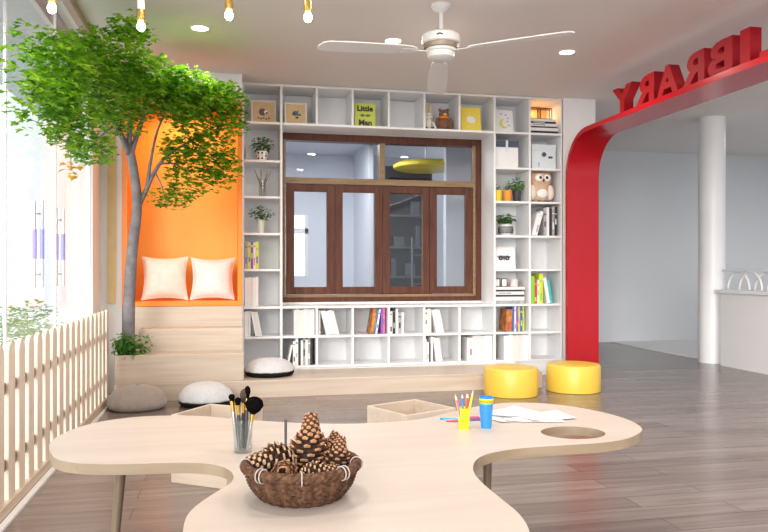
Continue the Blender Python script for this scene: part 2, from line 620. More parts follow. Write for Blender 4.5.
# ------------------------------------------------------------------ leaves
LEAF_SHAPE = [(0, 0), (0.30, 0.18), (0.52, 0.10), (0.42, 0.40), (0.62, 0.66), (0.28, 0.66), (0, 1.0), (-0.28, 0.66), (-0.62, 0.66), (-0.42, 0.40), (-0.52, 0.10), (-0.30, 0.18)]
OVAL_SHAPE = [(0, 0), (0.22, 0.25), (0.26, 0.55), (0, 1.0), (-0.26, 0.55), (-0.22, 0.25)]


def add_leaf(mb, p, d, up, size, shape=OVAL_SHAPE, mi=0, fold=0.12):
    d = Vector(d).normalized()
    up = Vector(up)
    s = d.cross(up)
    if s.length < 1e-3:
        s = Vector((1, 0, 0))
    s.normalize()
    n = s.cross(d)
    p = Vector(p)
    vs = [p + (s * x + d * y + n * (abs(x) * fold * 2 - 0.25 * y * y)) * size for x, y in shape]
    ctr = p + (d * 0.45 - n * 0.05) * size
    vs.append(ctr)
    k = len(shape)
    fs = [(i, (i + 1) % k, k) for i in range(k)]
    mb.add(vs, fs, mi)


def leaf_cloud(mb, c, r, n, size, shape, rg, flat=0.7, xmin=None, layers=None, mi=0, zmax=None, ymax=None):
    c = Vector(c)
    for _ in range(n):
        while True:
            q = Vector((rg.uniform(-1, 1), rg.uniform(-1, 1), rg.uniform(-1, 1)))
            if 0.15 < q.length < 1:
                break
        if layers:
            q.z = round(q.z * layers) / layers + rg.uniform(-0.09, 0.09)
        p = c + Vector((q.x * r[0], q.y * r[1], q.z * r[2]))
        if xmin is not None and p.x < xmin:
            continue
        if zmax is not None and p.z > zmax:
            continue
        if ymax is not None and p.y > ymax:
            continue
        a = rg.uniform(0, 2 * math.pi)
        d = Vector((math.cos(a), math.sin(a), rg.uniform(-0.5, 0.3) * (1 - flat * 0.5))) + q * (1 - flat)
        up = Vector((rg.uniform(-0.5, 0.5) * (1.3 - flat), rg.uniform(-0.5, 0.5) * (1.3 - flat), 1))
        add_leaf(mb, p, d, up, size * rg.uniform(0.7, 1.25), shape, mi)


# ------------------------------------------------------------------ glass wall and doors
def glass_leaf(name, y0, y1, handle=None, z1=CEIL_Z):
    root = bpy.data.objects.new(name, None)
    COL.objects.link(root)
    root.location = (GX, (y0 + y1) / 2, 0)
    struct(root)
    L = (y1 - y0) / 2
    MB().box(-0.006, 0.006, -L + 0.004, L - 0.004, 0.012, z1).build('pane', GLASS_WALL, root)
    e = MB()
    e.box(-0.007, 0.007, L - 0.010, L - 0.003, 0.012, z1)
    e.box(-0.007, 0.007, -L + 0.003, -L + 0.010, 0.012, z1)
    e.build('edge_seal', METAL if handle is None else WHITE, root)
    if handle is not None:
        for side in (0.021, -0.021):
            h = MB()
            h.tube([(side, handle, 0.99), (side, handle, 1.52)], 0.008, 12)
            for zz in (1.07, 1.44):
                h.tube([(0, handle, zz), (side, handle, zz)], 0.006, 8)
            hd = h.build('pull_handle', METAL, root, smooth='auto')
            g = MB().tube([(side, handle, 1.165), (side, handle, 1.345)], 0.0125, 12).build('grip', PURPLE_GRIP, hd, smooth='auto')
    return root


glass_leaf('window_2', -1.9, 4.15)
glass_leaf('door_1', 4.15, 5.28, 0.125)
glass_leaf('door_2', 5.28, 6.48, -0.45)

# ------------------------------------------------------------------ the window in the back wall
win = bpy.data.objects.new('window_1', None)
COL.objects.link(win)
win.location = (WX0, YW, WZ0)
struct(win)
W, HH = WX1 - WX0, WZ1 - WZ0
FY0, FY1 = 0.0, 0.12
ZT = 1.215     # transom bottom, over the sashes
fr = MB()
fr.box(0, 0.055, FY0, FY1, 0, HH)
fr.box(W - 0.075, W, FY0, FY1, 0, HH)
fr.box(0.055, W - 0.075, FY0, FY1, 0, 0.055)
fr.box(0.055, W - 0.075, FY0, FY1, HH - 0.075, HH)
fr.build('frame', WALNUT, win, bevel=0.004)
tr = MB()
tr.box(0.055, W - 0.075, -0.012, FY1, ZT, ZT + 0.065)
tr.box(1.055, 1.112, 0.0, FY1, ZT + 0.065, HH - 0.075)
tr.build('transom', BRONZE, win, bevel=0.004)
bd = MB()
bd.box(0.050, 0.075, -0.010, 0.03, 0.055, HH - 0.07)
bd.box(W - 0.100, W - 0.070, -0.010, 0.03, 0.055, HH - 0.07)
bd.box(0.075, W - 0.10, -0.010, 0.03, 0.050, 0.078)
bd.build('bead', BRONZE, win, bevel=0.003)
for i, (a, b_) in enumerate(((0.075, 1.055), (1.112, W - 0.10))):
    MB().box(a, b_, 0.055, 0.063, ZT + 0.065, HH - 0.075).build('transom_pane', GLASS, win)
xs = [0.078, 0.583, 1.085, 1.598, W - 0.102]
for i in range(4):
    a, b_ = xs[i] + 0.003, xs[i + 1] - 0.003
    sw = (0.082, 0.078, 0.076, 0.076)[i]
    z0, z1 = 0.081, ZT - 0.003
    s = MB()
    s.box(a, a + sw, 0.0, 0.05, z0, z1)
    s.box(b_ - sw, b_, 0.0, 0.05, z0, z1)
    s.box(a + sw, b_ - sw, 0.0, 0.05, z0, z0 + 0.075)
    s.box(a + sw, b_ - sw, 0.0, 0.05, z1 - 0.075, z1)
    so = s.build('sash', WALNUT, win, bevel=0.004)
    MB().box(a + sw, b_ - sw, 0.022, 0.028, z0 + 0.075, z1 - 0.075).build('pane', GLASS, so)

# ------------------------------------------------------------------ the room behind the window
BY1 = 11.5
struct(MB().box(-1.30, 3.70, YW + 0.15, BY1, -0.10, 0.0).build('floor_back_room', mat('grey_floor', (0.45, 0.45, 0.48), 0.4)))
struct(MB().box(-1.30, 3.70, YW + 0.15, BY1 + 0.1, CEIL_Z, CEIL_Z + 0.12).build('ceiling_back_room', BACKROOM))
struct(MB().box(-1.42, -1.30, YW, BY1 + 0.1, 0, CEIL_Z).build('wall_back_room_left', BACKROOM))
fw = MB()
ax0, ax1, az0, az1 = 0.55, 1.22, 1.00, 1.95
fw.box(-1.30, ax0, BY1, BY1 + 0.1, 0, CEIL_Z)
fw.box(ax1, 3.80, BY1, BY1 + 0.1, 0, CEIL_Z)
fw.box(ax0, ax1, BY1, BY1 + 0.1, 0, az0)
fw.box(ax0, ax1, BY1, BY1 + 0.1, az1, CEIL_Z)
struct(fw.build('wall_back_room_far', BACKROOM))
w3 = MB()
w3.box(ax0, ax1, BY1 - 0.01, BY1 + 0.05, 1.66, 1.74)
w3.box(ax0, ax0 + 0.05, BY1 - 0.01, BY1 + 0.05, az0, az1)
w3.box(ax1 - 0.05, ax1, BY1 - 0.01, BY1 + 0.05, az0, az1)
struct(w3.build('window_3', WHITE))
struct(MB().box(2.69, 3.70, 8.95, 9.07, 0, CEIL_Z).build('wall_back_room_partition', BACKROOM))
struct(MB().box(1.94, 2.00, 10.2, BY1, 0, CEIL_Z).build('wall_back_room_pier', BACKROOM))
SLATE2 = mat('slate_shelf', (0.09, 0.10, 0.125), 0.4)
cab = thing('shelf_cabinet', (2.51, 10.2, 0), 'dark slate shelf cabinet seen through the third window pane', 'cabinet')
c_ = MB()
c_.box(-0.36, 0.34, -0.02, 0.30, 2.40, 2.56)
c_.box(-0.36, -0.30, -0.02, 0.30, 0, 2.40)
c_.box(0.30, 0.34, -0.02, 0.30, 0, 2.40)
c_.box(-0.30, 0.30, 0.27, 0.30, 0, 2.40)
c_.build('body', CABINET, cab)
for zz in (0.12, 0.55, 0.98, 1.40, 1.85):
    MB().box(-0.30, 0.30, -0.01, 0.27, zz, zz + 0.03).build('shelf', SLATE2, cab)
for xx, zz, w_, h_, wh in ((-0.2, 1.011, .08, .25, 'left one on the second shelf'), (0.05, 1.011, .14, .18, 'wider one on the second shelf'), (-0.12, 1.431, .16, .14, 'left low one on the third shelf'), (0.16, 1.431, .06, .3, 'tall one on the third shelf'), (0.12, 1.881, .12, .2, 'only one on the top shelf')):
    tag(MB().box(-w_ / 2, w_ / 2, -0.06, 0.06, 0, h_).build('storage_box', MATS['slate_shelf'], loc=(2.51 + xx, 10.33, zz), bevel=0.008),
        f'grey box, {wh} of the dark cabinet behind the window', 'box', 'boxes in the dark cabinet')
lad = MB()
tag(MB().tube([(0, 0, 0), (0, 0, 1.55)], 0.018, 8).tube([(0.16, 0, 0), (0.16, 0, 1.55)], 0.018, 8)
    .tube([(0, 0, 1.3), (0.16, 0, 1.3)], 0.01, 8).tube([(0, 0, 0.9), (0.16, 0, 0.9)], 0.01, 8).tube([(0, 0, 0.5), (0.16, 0, 0.5)], 0.01, 8)
    .build('metal_rack', SLATE2, loc=(2.50, 9.95, 0), smooth='auto'), 'slim metal rack standing before the dark cabinet behind the window', 'rack')
ydisc = thing('pendant_disc', (2.56, 9.45, 2.42), 'yellow oval disc hanging in the room behind the upper right pane', 'ceiling lamp')
MB().lathe([(0.40, 0.0), (0.43, 0.02), (0.43, 0.06), (0.38, 0.09), (0.0001, 0.10)], 40).build('shade', mat('yellow_disc', (0.85, 0.66, 0.04), 0.4), ydisc, smooth='auto')
MB().tube([(0, 0, 0.09), (0, 0, 0.48)], 0.008, 8).build('rod', METAL, ydisc)
area_lamp('back_room_fill', (0.9, 9.3, 2.85), 1.6, 62, (0.93, 0.96, 1.0), size_y=1.6)  # added fill lamp without a fixture, brightens the room behind the window

# ------------------------------------------------------------------ platform, steps and orange niche
plat = thing('platform_step', (0.975, 6.44, 0), 'long pale oak platform step running in front of the white bookcase', 'platform')
MB().box(-1.895, 1.895, 0, 0.76, 0, 0.128).build('riser', OAK, plat)
MB().box(-1.895, 1.895, -0.003, 0.76, 0.128, 0.148).build('tread', OAK, plat, bevel=0.003)
MB().box(-1.895 + 1.115, 1.895, 0.62, 0.76, 0.148, 0.152).build('painted_gloss', WHITE, plat)  # white sheet painting the bookcase's bright reflection onto the tread

st = thing('tiered_bench_steps', (-0.39, 6.44, 0.148), 'pale oak tiered steps climbing to the orange reading niche', 'steps')
t1 = MB()
t1.box(-0.525, 0.522, 0.0, 0.02, 0, 0.24)                 # front board
t1.box(-0.525, -0.505, 0.02, 0.49, 0, 0.24)
t1.box(-0.36, 0.522, 0.02, 0.24, 0.0, 0.238)
t1.build('lower_tier', OAK, st, bevel=0.005)
t2 = MB()
t2.box(-0.36, 0.522, 0.24, 0.46, 0, 0.437)
t2.build('middle_tier', OAK, st, bevel=0.008)
MB().box(-0.505, 0.522, 0.461, 0.74, 0, 0.62).build('upper_tier', OAK, st, bevel=0.008)
MB().box(-0.505, -0.362, 0.021, 0.46, 0.0, 0.20).build('soil', SOIL, st)

ni = thing('reading_niche', (-0.39, 6.90, 0.77), 'bright orange boxed reading niche with a bench seat above the steps', 'niche')
f_ = MB()
f_.box(-0.532, 0.517, 0.0, 0.66, 0.0, 0.042)
f_.build('seat', ORANGE, ni, bevel=0.003)
MB().box(0.478, 0.517, 0.0, 0.66, 0.042, 1.89).build('side_panel', ORANGE, ni, bevel=0.003)
MB().box(-0.532, -0.485, 0.0, 0.66, 0.042, 1.89).build('side_panel', ORANGE, ni, bevel=0.003)
MB().box(-0.485, 0.478, 0.0, 0.66, 1.85, 1.89).build('top_panel', ORANGE, ni, bevel=0.003)
MB().box(-0.485, 0.478, 0.62, 0.66, 0.042, 1.85).build('back_panel', ORANGE_BACK, ni)
area_lamp('niche_warm_light', (0.0, 0.30, 1.83), 0.5, 5, (1.0, 0.62, 0.22), size_y=0.25, parent=ni)


def throw_pillow(name, loc, rot, w, label, material):
    root = thing(name, loc, label, 'pillow', 'pale throw pillows in the niche', rot)
    mb = MB()
    n = 22
    vs = []
    fs = []
    rg = random.Random(hash(label) % 1000 if False else len(label))
    for side in (1, -1):
        for i in range(n + 1):
            for j in range(n + 1):
                u = -1 + 2 * i / n
                v = -1 + 2 * j / n
                x = u * w / 2 * (1 - 0.13 * (1 - v * v))
                z = v * w / 2 * (1 - 0.13 * (1 - u * u))
                t = 0.085 * (max(0, 1 - abs(u) ** 2.6) * max(0, 1 - abs(v) ** 2.6)) ** 0.55
                t += 0.004 * math.sin(7 * u + 3 * v) * (1 - u * u) * (1 - v * v)
                vs.append((x, -side * t, z + w / 2))
    N = (n + 1) ** 2
    for s_ in range(2):
        for i in range(n):
            for j in range(n):
                a = s_ * N + i * (n + 1) + j
                q = (a, a + n + 1, a + n + 2, a + 1)
                fs.append(q if s_ == 0 else tuple(reversed(q)))
    mb.add(vs, fs)
    mb.build('cover', material, root, smooth=True)
    pts = []
    for k in range(4):
        for q in range(12):
            t = -1 + 2 * q / 12
            u, v = ((t, -1), (1, t), (-t, 1), (-1, -t))[k]
            pts.append((u * w / 2 * (1 - 0.13 * (1 - v * v)), 0, v * w / 2 * (1 - 0.13 * (1 - u * u)) + w / 2))
    pts.append(pts[0])
    MB().tube(pts, 0.004, 6).build('piping', material, root, smooth=True)
    return root


throw_pillow('throw_pillow', (-0.575, 7.15, 0.815), (R(-13), 0, R(3)), 0.42, 'cream throw pillow on the orange seat, nearer the tree trunk', PILLOW)
throw_pillow('throw_pillow', (-0.145, 7.16, 0.815), (R(-13), 0, R(-3)), 0.41, 'white throw pillow on the orange seat, nearer the bookcase', PILLOW2)

# ------------------------------------------------------------------ the bookcase
CX = [0.14, 0.505, 0.850, 1.205, 1.570, 1.937, 2.307, 2.685, 3.070, 3.428]
ZR = [2.900, 2.525, 2.157, 1.808, 1.454, 1.106, 0.744, 0.456, 0.165]   # top face of each board; row r sits on ZR[r+1]
T = 0.022
bc = thing('bookcase', (0.14, YB, 0.0), 'white built-in cubby bookcase wrapped around the dark window', 'bookcase')
bx = CX[0]
D = 0.37


def board(x0, x1, ztop, name='shelf', t=T):
    MB().box(x0 - bx, x1 - bx, 0, D, ztop - t, ztop).build(name, WHITE, bc, bevel=0.0015, seg=1)


def upright(x, z0, z1, name='divider', t=T):
    MB().box(x - bx - t / 2, x - bx + t / 2, 0, D, z0, z1).build(name, WHITE, bc, bevel=0.0015, seg=1)


X0, X9 = CX[0], CX[9]
MB().box(-T / 2, X9 - bx + T / 2, 0.001, D, 0.149, 0.165).build('base_board', WHITE, bc)
MB().box(2.75, X9 - bx + T / 2, 0.02, D, 0.0, 0.149).build('plinth', WHITE, bc)
board(X0 - T / 2, X9 + T / 2, CEIL_Z - 0.004, 'top_board')
for x in (CX[0], CX[1], CX[7], CX[9]):
    upright(x, 0.165, CEIL_Z - 0.026, 'side_panel')
upright(CX[8], 0.165, CEIL_Z - 0.026)
for x in CX[2:7]:
    upright(x, ZR[1], CEIL_Z - 0.026)
    upright(x, 0.165, ZR[7] - T)
    upright(x, ZR[7], ZR[6] - T)
for a, b_ in ((0, 1), (1, 7), (7, 8), (8, 9)):
    for zt in ((ZR[1], ZR[6], ZR[7]) if (a, b_) == (1, 7) else ZR[1:8]):
        board(CX[a] + T / 2, CX[b_] - T / 2, zt)
for a, b_, z0, z1 in ((CX[0], CX[1], 0.165, 2.87), (CX[7], CX[9], 0.165, 2.87), (CX[1], CX[7], 0.165, 0.72), (CX[1], CX[7], 2.53, 2.87)):
    MB().box(a - bx, b_ - bx, D - 0.008, D, z0, z1).build('back_panel', WHITE, bc)


def cell(r, c):
    """left x, right x, floor z of cubby in row r, column c"""
    return CX[c] + T / 2, CX[c + 1] - T / 2, ZR[r + 1]


# ------------------------------------------------------------------ books
BOOK_MESH = {}
ORD = ['first', 'second', 'third', 'fourth', 'fifth', 'sixth', 'seventh', 'eighth', 'ninth', 'tenth', 'eleventh']
MATNAME = {}


def book_mesh(t, h, d, cover, band=None):
    key = (round(t, 4), round(h, 4), round(d, 4), cover.name, (band.name, len(BOOK_MESH)) if band else '')
    if key in BOOK_MESH:
        return BOOK_MESH[key]
    mb = MB()
    ct = min(0.0016, t * 0.12)
    mb.box(0, ct, 0, d, 0, h)
    mb.box(t - ct, t, 0, d, 0, h)
    mb.box(ct, t - ct, 0, ct * 1.5, 0, h)
    mb.box(ct, t - ct, ct * 1.5, d - 0.004, 0.003, h - 0.003, 1)
    if band:
        q = random.Random(len(BOOK_MESH) * 7 + 3)
        a_ = q.uniform(0.72, 0.88)
        mb.box(t * 0.12, t * 0.88, -0.0006, 0.004, h * a_, h * (a_ + q.uniform(0.02, 0.09)), 2)
        b_ = q.uniform(0.08, 0.4)
        mb.box(t * 0.25, t * 0.75, -0.0006, 0.004, h * b_, h * (b_ + q.uniform(0.15, 0.3)), 2)
    me = bpy.data.meshes.new('book')
    me.from_pydata(mb.v, [], mb.f)
    for m_ in (cover, PAGES, band or cover):
        me.materials.append(m_)
    me.polygons.foreach_set('material_index', mb.m)
    me.update()
    BOOK_MESH[key] = me
    return me


def books(r, c, x_off, rows, where, group, depth=0.19, yo=0.03):
    """rows: (thickness, height, lean_degrees, cover, colour word, band).  lean>0 tips the top to the left, <0 to the right"""
    xl, xr, z = cell(r, c)
    x = xl + x_off
    lastlean = 0
    n = len(rows)
    for i, (t, h, lean, cover, word, band) in enumerate(rows):
        me = book_mesh(t, h, depth, cover, band)
        o = bpy.data.objects.new('book', me)
        COL.objects.link(o)
        y = YB + yo + rnd.uniform(0, 0.012)
        if lean > 0:
            a = R(lean)
            if lastlean <= 0:
                x += h * math.sin(a) + 0.001
            o.location = (x, y, z + 0.0005)
            o.rotation_euler = (0, -a, 0)
            x += t / math.cos(a) + 0.0006
        elif lean < 0:
            a = R(-lean)
            o.location = (x, y, z + 0.0005 + t * math.sin(a))
            o.rotation_euler = (0, a, 0)
            x += t / math.cos(a) + 0.0006
            nxt = rows[i + 1] if i + 1 < n else None
            if nxt is None or nxt[2] >= 0:
                x += h * math.sin(a)
        else:
            o.location = (x, y, z + 0.0005)
            x += t + 0.0008
        lastlean = lean
        pos = 'leftmost' if i == 0 else ('rightmost' if i == n - 1 else ORD[i] + ' from left')
        st_ = 'leaning ' if lean else 'upright '
        tag(o, f'{st_}{word} book, {pos}, {where}', 'book', group)


Wc = ('white', WHITEB)


def wb_(n, h, t=0.022, lean=0, band=None):
    return [(t * rnd.uniform(0.75, 1.3), h * rnd.uniform(0.95, 1.0), lean, WHITES[rnd.choice((0, 0, 1, 2))], 'white', band) for _ in range(n)]


books(4, 0, 0.006, [(.030, .265, 0, GREYB, 'dark-banded', PURPLE), (.026, .255, 0, LIMEB, 'lime', BLUEB), (.024, .262, 0, PURPLE, 'purple', LIMEB),
                    (.020, .25, 0, WHITEB, 'white and pink', PINKB), (.030, .262, 0, LIMEB, 'yellow', PURPLE)], 'cubby beside the niche pillows', 'colourful books in the left column')
books(5, 0, 0.006, wb_(5, .29, .026), 'left column, third cubby up', 'white books in the left column, third cubby up')
books(6, 0, 0.004, wb_(3, .25, .020) + wb_(3, .245, .020, 11), 'left column, second cubby up', 'white books in the left column, second cubby up')
books(6, 1, 0.115, wb_(8, .262, .024), "cubby under the window's left corner", "white books under the window's left corner")
books(6, 2, 0.008, wb_(1, .25, .022) + wb_(5, .25, .026, 14), 'second cubby below the window', 'white books in the second cubby below the window')
books(7, 1, 0.045, [(.018, .20, -12, WHITEB, 'white', None), (.022, .235, 0, WHITEB, 'white', BLACKB), (.026, .265, 0, WHITEB, 'white', GREYB), (.024, .27, 0, BLACKB, 'black', None),
                    (.020, .245, 0, WHITEB, 'white', None), (.024, .262, 0, GREYB, 'grey', BLACKB), (.022, .25, 0, WHITEB, 'white', None), (.024, .265, 0, GREYB, 'grey', WHITEB),
                    (.020, .24, 0, BLACKB, 'black', None)], 'bottom row, second cubby', 'monochrome books in the bottom row')
books(6, 3, 0.165, [(.038, .255, -9, BROWNB, 'brown and orange', ORB), (.018, .262, -9, BLUEB, 'dark blue', TURQ), (.018, .25, -9, WHITEB, 'white and blue', BLUEB),
                    (.020, .262, 0, PURPLE, 'purple', BLUEB), (.022, .262, 0, PINKB, 'pink', PURPLE)], 'middle cubby under the window', 'colourful books under the window middle')
books(6, 4, 0.006, [(.028, .225, 0, WHITEB, 'white', BLACKB), (.030, .262, 0, BLACKB, 'black', GREYB), (.026, .25, 0, WHITEB, 'white', None),
                    (.034, .215, 0, GREYB, 'grey', BLACKB), (.022, .215, 0, WHITEB, 'white', None)], 'right of the colourful ones', 'monochrome books under the window')
books(6, 5, 0.006, [(.020, .24, 0, WHITEB, 'white', BLACKB)] + wb_(2, .25, .020) + wb_(3, .25, .024, 12), 'fifth cubby below the window', 'white books in the fifth cubby below the window')
books(7, 5, 0.006, wb_(1, .235, .020) + [(.020, .20, 0, WHITEB, 'white', GREYB), (.016, .19, 0, BLACKB, 'black', None)] + wb_(1, .26, .02) + wb_(3, .25, .022, 8), 'bottom row, sixth cubby', 'white books in the bottom row, sixth cubby')
books(7, 6, 0.085, [(.022, .235, 0, WHITEB, 'white', None), (.030, .235, 0, WHITEB, 'white and maroon', MAROON)] + wb_(7, .26, .026), 'bottom row, seventh cubby', 'white books in the bottom row, seventh cubby')
books(7, 7, 0.10, wb_(10, .262, .024), 'bottom row, eighth cubby', 'white books in the bottom row, eighth cubby')
books(6, 7, 0.115, [(.064, .23, -4, BROWNB, 'brown and orange', REDB), (.020, .262, -4, BLUEB, 'dark blue', None), (.018, .262, 0, WHITEB, 'white and blue', BLUEB), (.020, .265, 0, PURPLE, 'purple', PINKB),
                    (.022, .262, 0, LIMEB, 'lime', PINKB), (.024, .262, 0, BLUEB, 'blue', LIMEB), (.022, .26, 0, LIMEB, 'yellow-green', GREYB)], 'cubby behind left pouf', 'colourful books above the left pouf')
books(5, 8, 0.004, [(.050, .29, 0, GREENB, 'green', None), (.030, .26, 0, REDB, 'red', LIMEB), (.020, .25, 0, WHITEB, 'white', GREENB), (.042, .315, 0, LIMEB, 'lime green', GREENB),
                    (.036, .27, 10, WHITEB, 'white', None), (.030, .25, 10, TURQ, 'turquoise', None)], 'cubby beside the red pillar', 'green and white books beside the red pillar')
books(3, 8, 0.020, [(.030, .24, -16, WHITEB, 'white', None), (.034, .262, -16, WHITEB, 'white', GREYB), (.030, .29, 0, GREYB, 'grey', BLACKB), (.026, .30, 0, WHITEB, 'white', None), (.034, .29, 0, BLACKB, 'black', None),
                    (.030, .31, 0, GREYB, 'grey', WHITEB), (.026, .31, 0, BLACKB, 'black', WHITEB)], 'cubby below the owl', 'monochrome books below the owl')


def flat_stack(r, c, x0, spec, where, group, y=0.04, d=0.22):
    xl, xr, z = cell(r, c)
    zz = z + 0.0005
    n = len(spec)
    for i, (w, t, cover, word, band) in enumerate(spec):
        mb = MB()
        ct = 0.002
        mb.box(0, w, 0, d, 0, ct)
        mb.box(0, w, 0, d, t - ct, t)
        mb.box(0, w, 0, 0.004, ct, t - ct)
        mb.box(0.003, w - 0.003, 0.004, d - 0.003, ct, t - ct, 1)
        if band:
            mb.box(w * 0.1, w * 0.55, -0.0008, 0.001, t * 0.3, t * 0.7, 2)
        o = mb.build('book', [cover, PAGES, band or cover], loc=(xl + x0 + rnd.uniform(0, 0.008), YB + y + rnd.uniform(0, .01), zz))
        pos = 'lowest' if i == 0 else ('topmost' if i == n - 1 else ORD[i] + ' from below')
        tag(o, f'{word} book lying flat, {pos} in the stack {where}', 'book', group)
        zz += t + 0.0006
    return zz


z_low = flat_stack(5, 7, 0.012, [(.315, .034, GREYB, 'grey', None), (.315, .040, WHITEB, 'white', None), (.31, .018, BLACKB, 'black', None), (.315, .034, WHITEB, 'white', GREYB), (.29, .018, BLACKB, 'black', None), (.315, .028, WHITEB, 'white', None)],
                   'left of the green books', 'flat book stack left of the green books')
z_top = flat_stack(0, 8, 0.010, [(.315, .030, BLACKB, 'black', None), (.315, .032, WHITEB, 'white', None), (.30, .016, BLACKB, 'black', None), (.30, .030, WHITEB, 'white', GREYB), (.28, .018, BLACKB, 'black', WHITEB), (.28, .026, WHITEB, 'white', None)],
                   'in the orange-lit top cubby', 'flat book stack in the orange-lit cubby')
# orange lit top right cubby
xl, xr, z = cell(0, 8)
MB().box(xl - bx, xr - bx, D - 0.016, D - 0.009, z - 0.0, CEIL_Z - 0.028).build('orange_backing', mat('cubby_orange', (0.80, 0.42, 0.16), 0.5), bc)
area_lamp('cubby_warm_light', ((xl + xr) / 2 - bx, 0.24, CEIL_Z - 0.05), 0.10, 0.7, (1.0, 0.66, 0.32), parent=bc)


def wire_cube(loc, s, label, cat, m_, group=None, h=None):
    h = h or s
    mb = MB()
    P = [(x, y) for x in (0, s) for y in (0, s * 0.5)]
    for x, y in P:
        mb.tube([(x, y, 0), (x, y, h)], 0.005, 6)
    for zz in (0.005, h):
        mb.tube([(0, 0, zz), (s, 0, zz), (s, s * .5, zz), (0, s * .5, zz), (0, 0, zz)], 0.005, 6)
    o = mb.build('wire_frame_ornament', m_, loc=loc, smooth='auto')
    return tag(o, label, cat, group)


wire_cube((xl + 0.01, YB + 0.06, z_top), 0.115, 'smaller dark wire frame ornament on the stack in the orange cubby', 'ornament', COPPER, 'wire ornaments in the orange cubby')
wire_cube((xl + 0.135, YB + 0.06, z_top), 0.125, 'larger dark wire frame ornament on the stack in the orange cubby', 'ornament', COPPER, 'wire ornaments in the orange cubby', .115)

# small photo frames on the lower flat stack
xl7, xr7, z7 = cell(5, 7)
for k in range(2):
    fo = thing('photo_frame', (xl7 + 0.045 + k * 0.078, YB + 0.08, z_low + 0.001), ('left' if k == 0 else 'right') + ' one of the two small grey frames on the flat books', 'frame', 'tiny grey frames on the flat books')
    m_ = MB()
    m_.box(-0.034, 0.034, 0, 0.008, 0, 0.008).box(-0.034, 0.034, 0, 0.008, 0.080, 0.088).box(-0.034, -0.026, 0, 0.008, 0.008, 0.080).box(0.026, 0.034, 0, 0.008, 0.008, 0.080)
    m_.build('frame_border', DARK, fo)
    MB().box(-0.026, 0.026, 0.003, 0.007, 0.008, 0.080).build('picture', WHITEB, fo)
tag(MB().lathe([(0.04, 0), (0.043, 0.005), (0.043, 0.075), (0.040, 0.08)], 20).build('candle_jar', mat('blush_glass', (0.80, 0.66, 0.62), 0.3), loc=(xl7 + 0.245, YB + 0.12, z_low + 0.001), smooth='auto'),
    'pale pink candle jar on the flat white books', 'candle')


# ------------------------------------------------------------------ picture frames in the top row
def picture(r, c, xc, w, h, frame_m, print_m, label, lean=8, y=0.10, yaw=0, border=0.014, name='framed_picture', motif=None, group=None):
    xl, xr, z = cell(r, c)
    root = thing(name, (xl + xc, YB + y, z + 0.001), label, 'picture', group, (R(-lean), 0, R(yaw)))
    m_ = MB()
    if border:
        m_.box(-w / 2, w / 2, 0, 0.014, 0, border).box(-w / 2, w / 2, 0, 0.014, h - border, h)
        m_.box(-w / 2, -w / 2 + border, 0, 0.014, border, h - border).box(w / 2 - border, w / 2, 0, 0.014, border, h - border)
        m_.build('frame_border', frame_m, root, bevel=0.001, seg=1)
    b = border
    MB().box(-w / 2 + b, w / 2 - b, 0.003, 0.012, b, h - b).build('print', print_m, root)
    if motif:
        motif(root, w, h)
    return root


def disc(mb, x, z, r, mi=0, y=0.001, n=20, sx=1, t=0.002):
    pts = [(x + r * sx * math.cos(2 * math.pi * k / n), z + r * math.sin(2 * math.pi * k / n)) for k in range(n)]
    vs = [(a, y, b) for a, b in pts] + [(a, y + t, b) for a, b in pts]
    fs = [tuple(reversed(range(n))) if False else tuple(range(n))] + [(i, n + i, n + (i + 1) % n, (i + 1) % n) for i in range(n)]
    mb.add(vs, fs, mi)


def motif_a(root, w, h):
    m_ = MB()
    disc(m_, -0.01, h * 0.50, 0.036, 0, n=18)
    disc(m_, 0.022, h * 0.50, 0.018, 1, y=0.0)
    disc(m_, 0.030, h * 0.46, 0.010, 2, y=-0.001)
    for k in range(5):
        disc(m_, -0.05 + k * 0.025, h * 0.22 + 0.004 * (-1) ** k, 0.006, 2, sx=1.6)
    m_.build('printed_motif', [mat('plum_ink', (0.20, 0.08, 0.12), 0.6), PAPER, INK], root)


def motif_b(root, w, h):
    m_ = MB()
    disc(m_, -0.005, h * 0.52, 0.026, 0)
    disc(m_, 0.018, h * 0.60, 0.014, 0, sx=0.5)
    disc(m_, -0.022, h * 0.50, 0.014, 1)
    disc(m_, 0.032, h * 0.46, 0.012, 0, sx=1.8)
    disc(m_, 0.010, h * 0.33, 0.009, 1, sx=1.8)
    m_.build('printed_motif', [mat('slate_ink', (0.10, 0.17, 0.20), 0.6), INK], root)


def moustache(mb, x, z, s, mi=0, y=0.0):
    top, bot = [], []
    for k in range(25):
        t = -1 + 2 * k / 24
        a = abs(t)
        top.append((x + t * s, z + s * (0.16 * math.sin(min(1, a * 1.5) * math.pi) + 0.18 * a ** 3)))
        bot.append((x + t * s, z + s * (-0.20 * math.sin(min(1, a * 1.25) * math.pi) - 0.02 * (1 - a) + 0.17 * a ** 3)))
    for k in range(24):
        mb.add([(top[k][0], y, top[k][1]), (top[k + 1][0], y, top[k + 1][1]), (bot[k + 1][0], y, bot[k + 1][1]), (bot[k][0], y, bot[k][1])], [(0, 1, 2, 3)], mi)


def motif_little_man(root, w, h):
    text_mesh('lettering', 'Little', 0.078, 0.001, INK, root, (0, 0.001, h * 0.68), (R(90), 0, 0), 0.003)
    text_mesh('lettering', 'Man', 0.080, 0.001, INK, root, (0, 0.001, h * 0.10), (R(90), 0, 0), 0.003)
    m_ = MB()
    moustache(m_, 0, h * 0.50, 0.075, 0, -0.0005)
    m_.build('printed_moustache', mat('grey_ink', (0.16, 0.18, 0.12), 0.6), root)


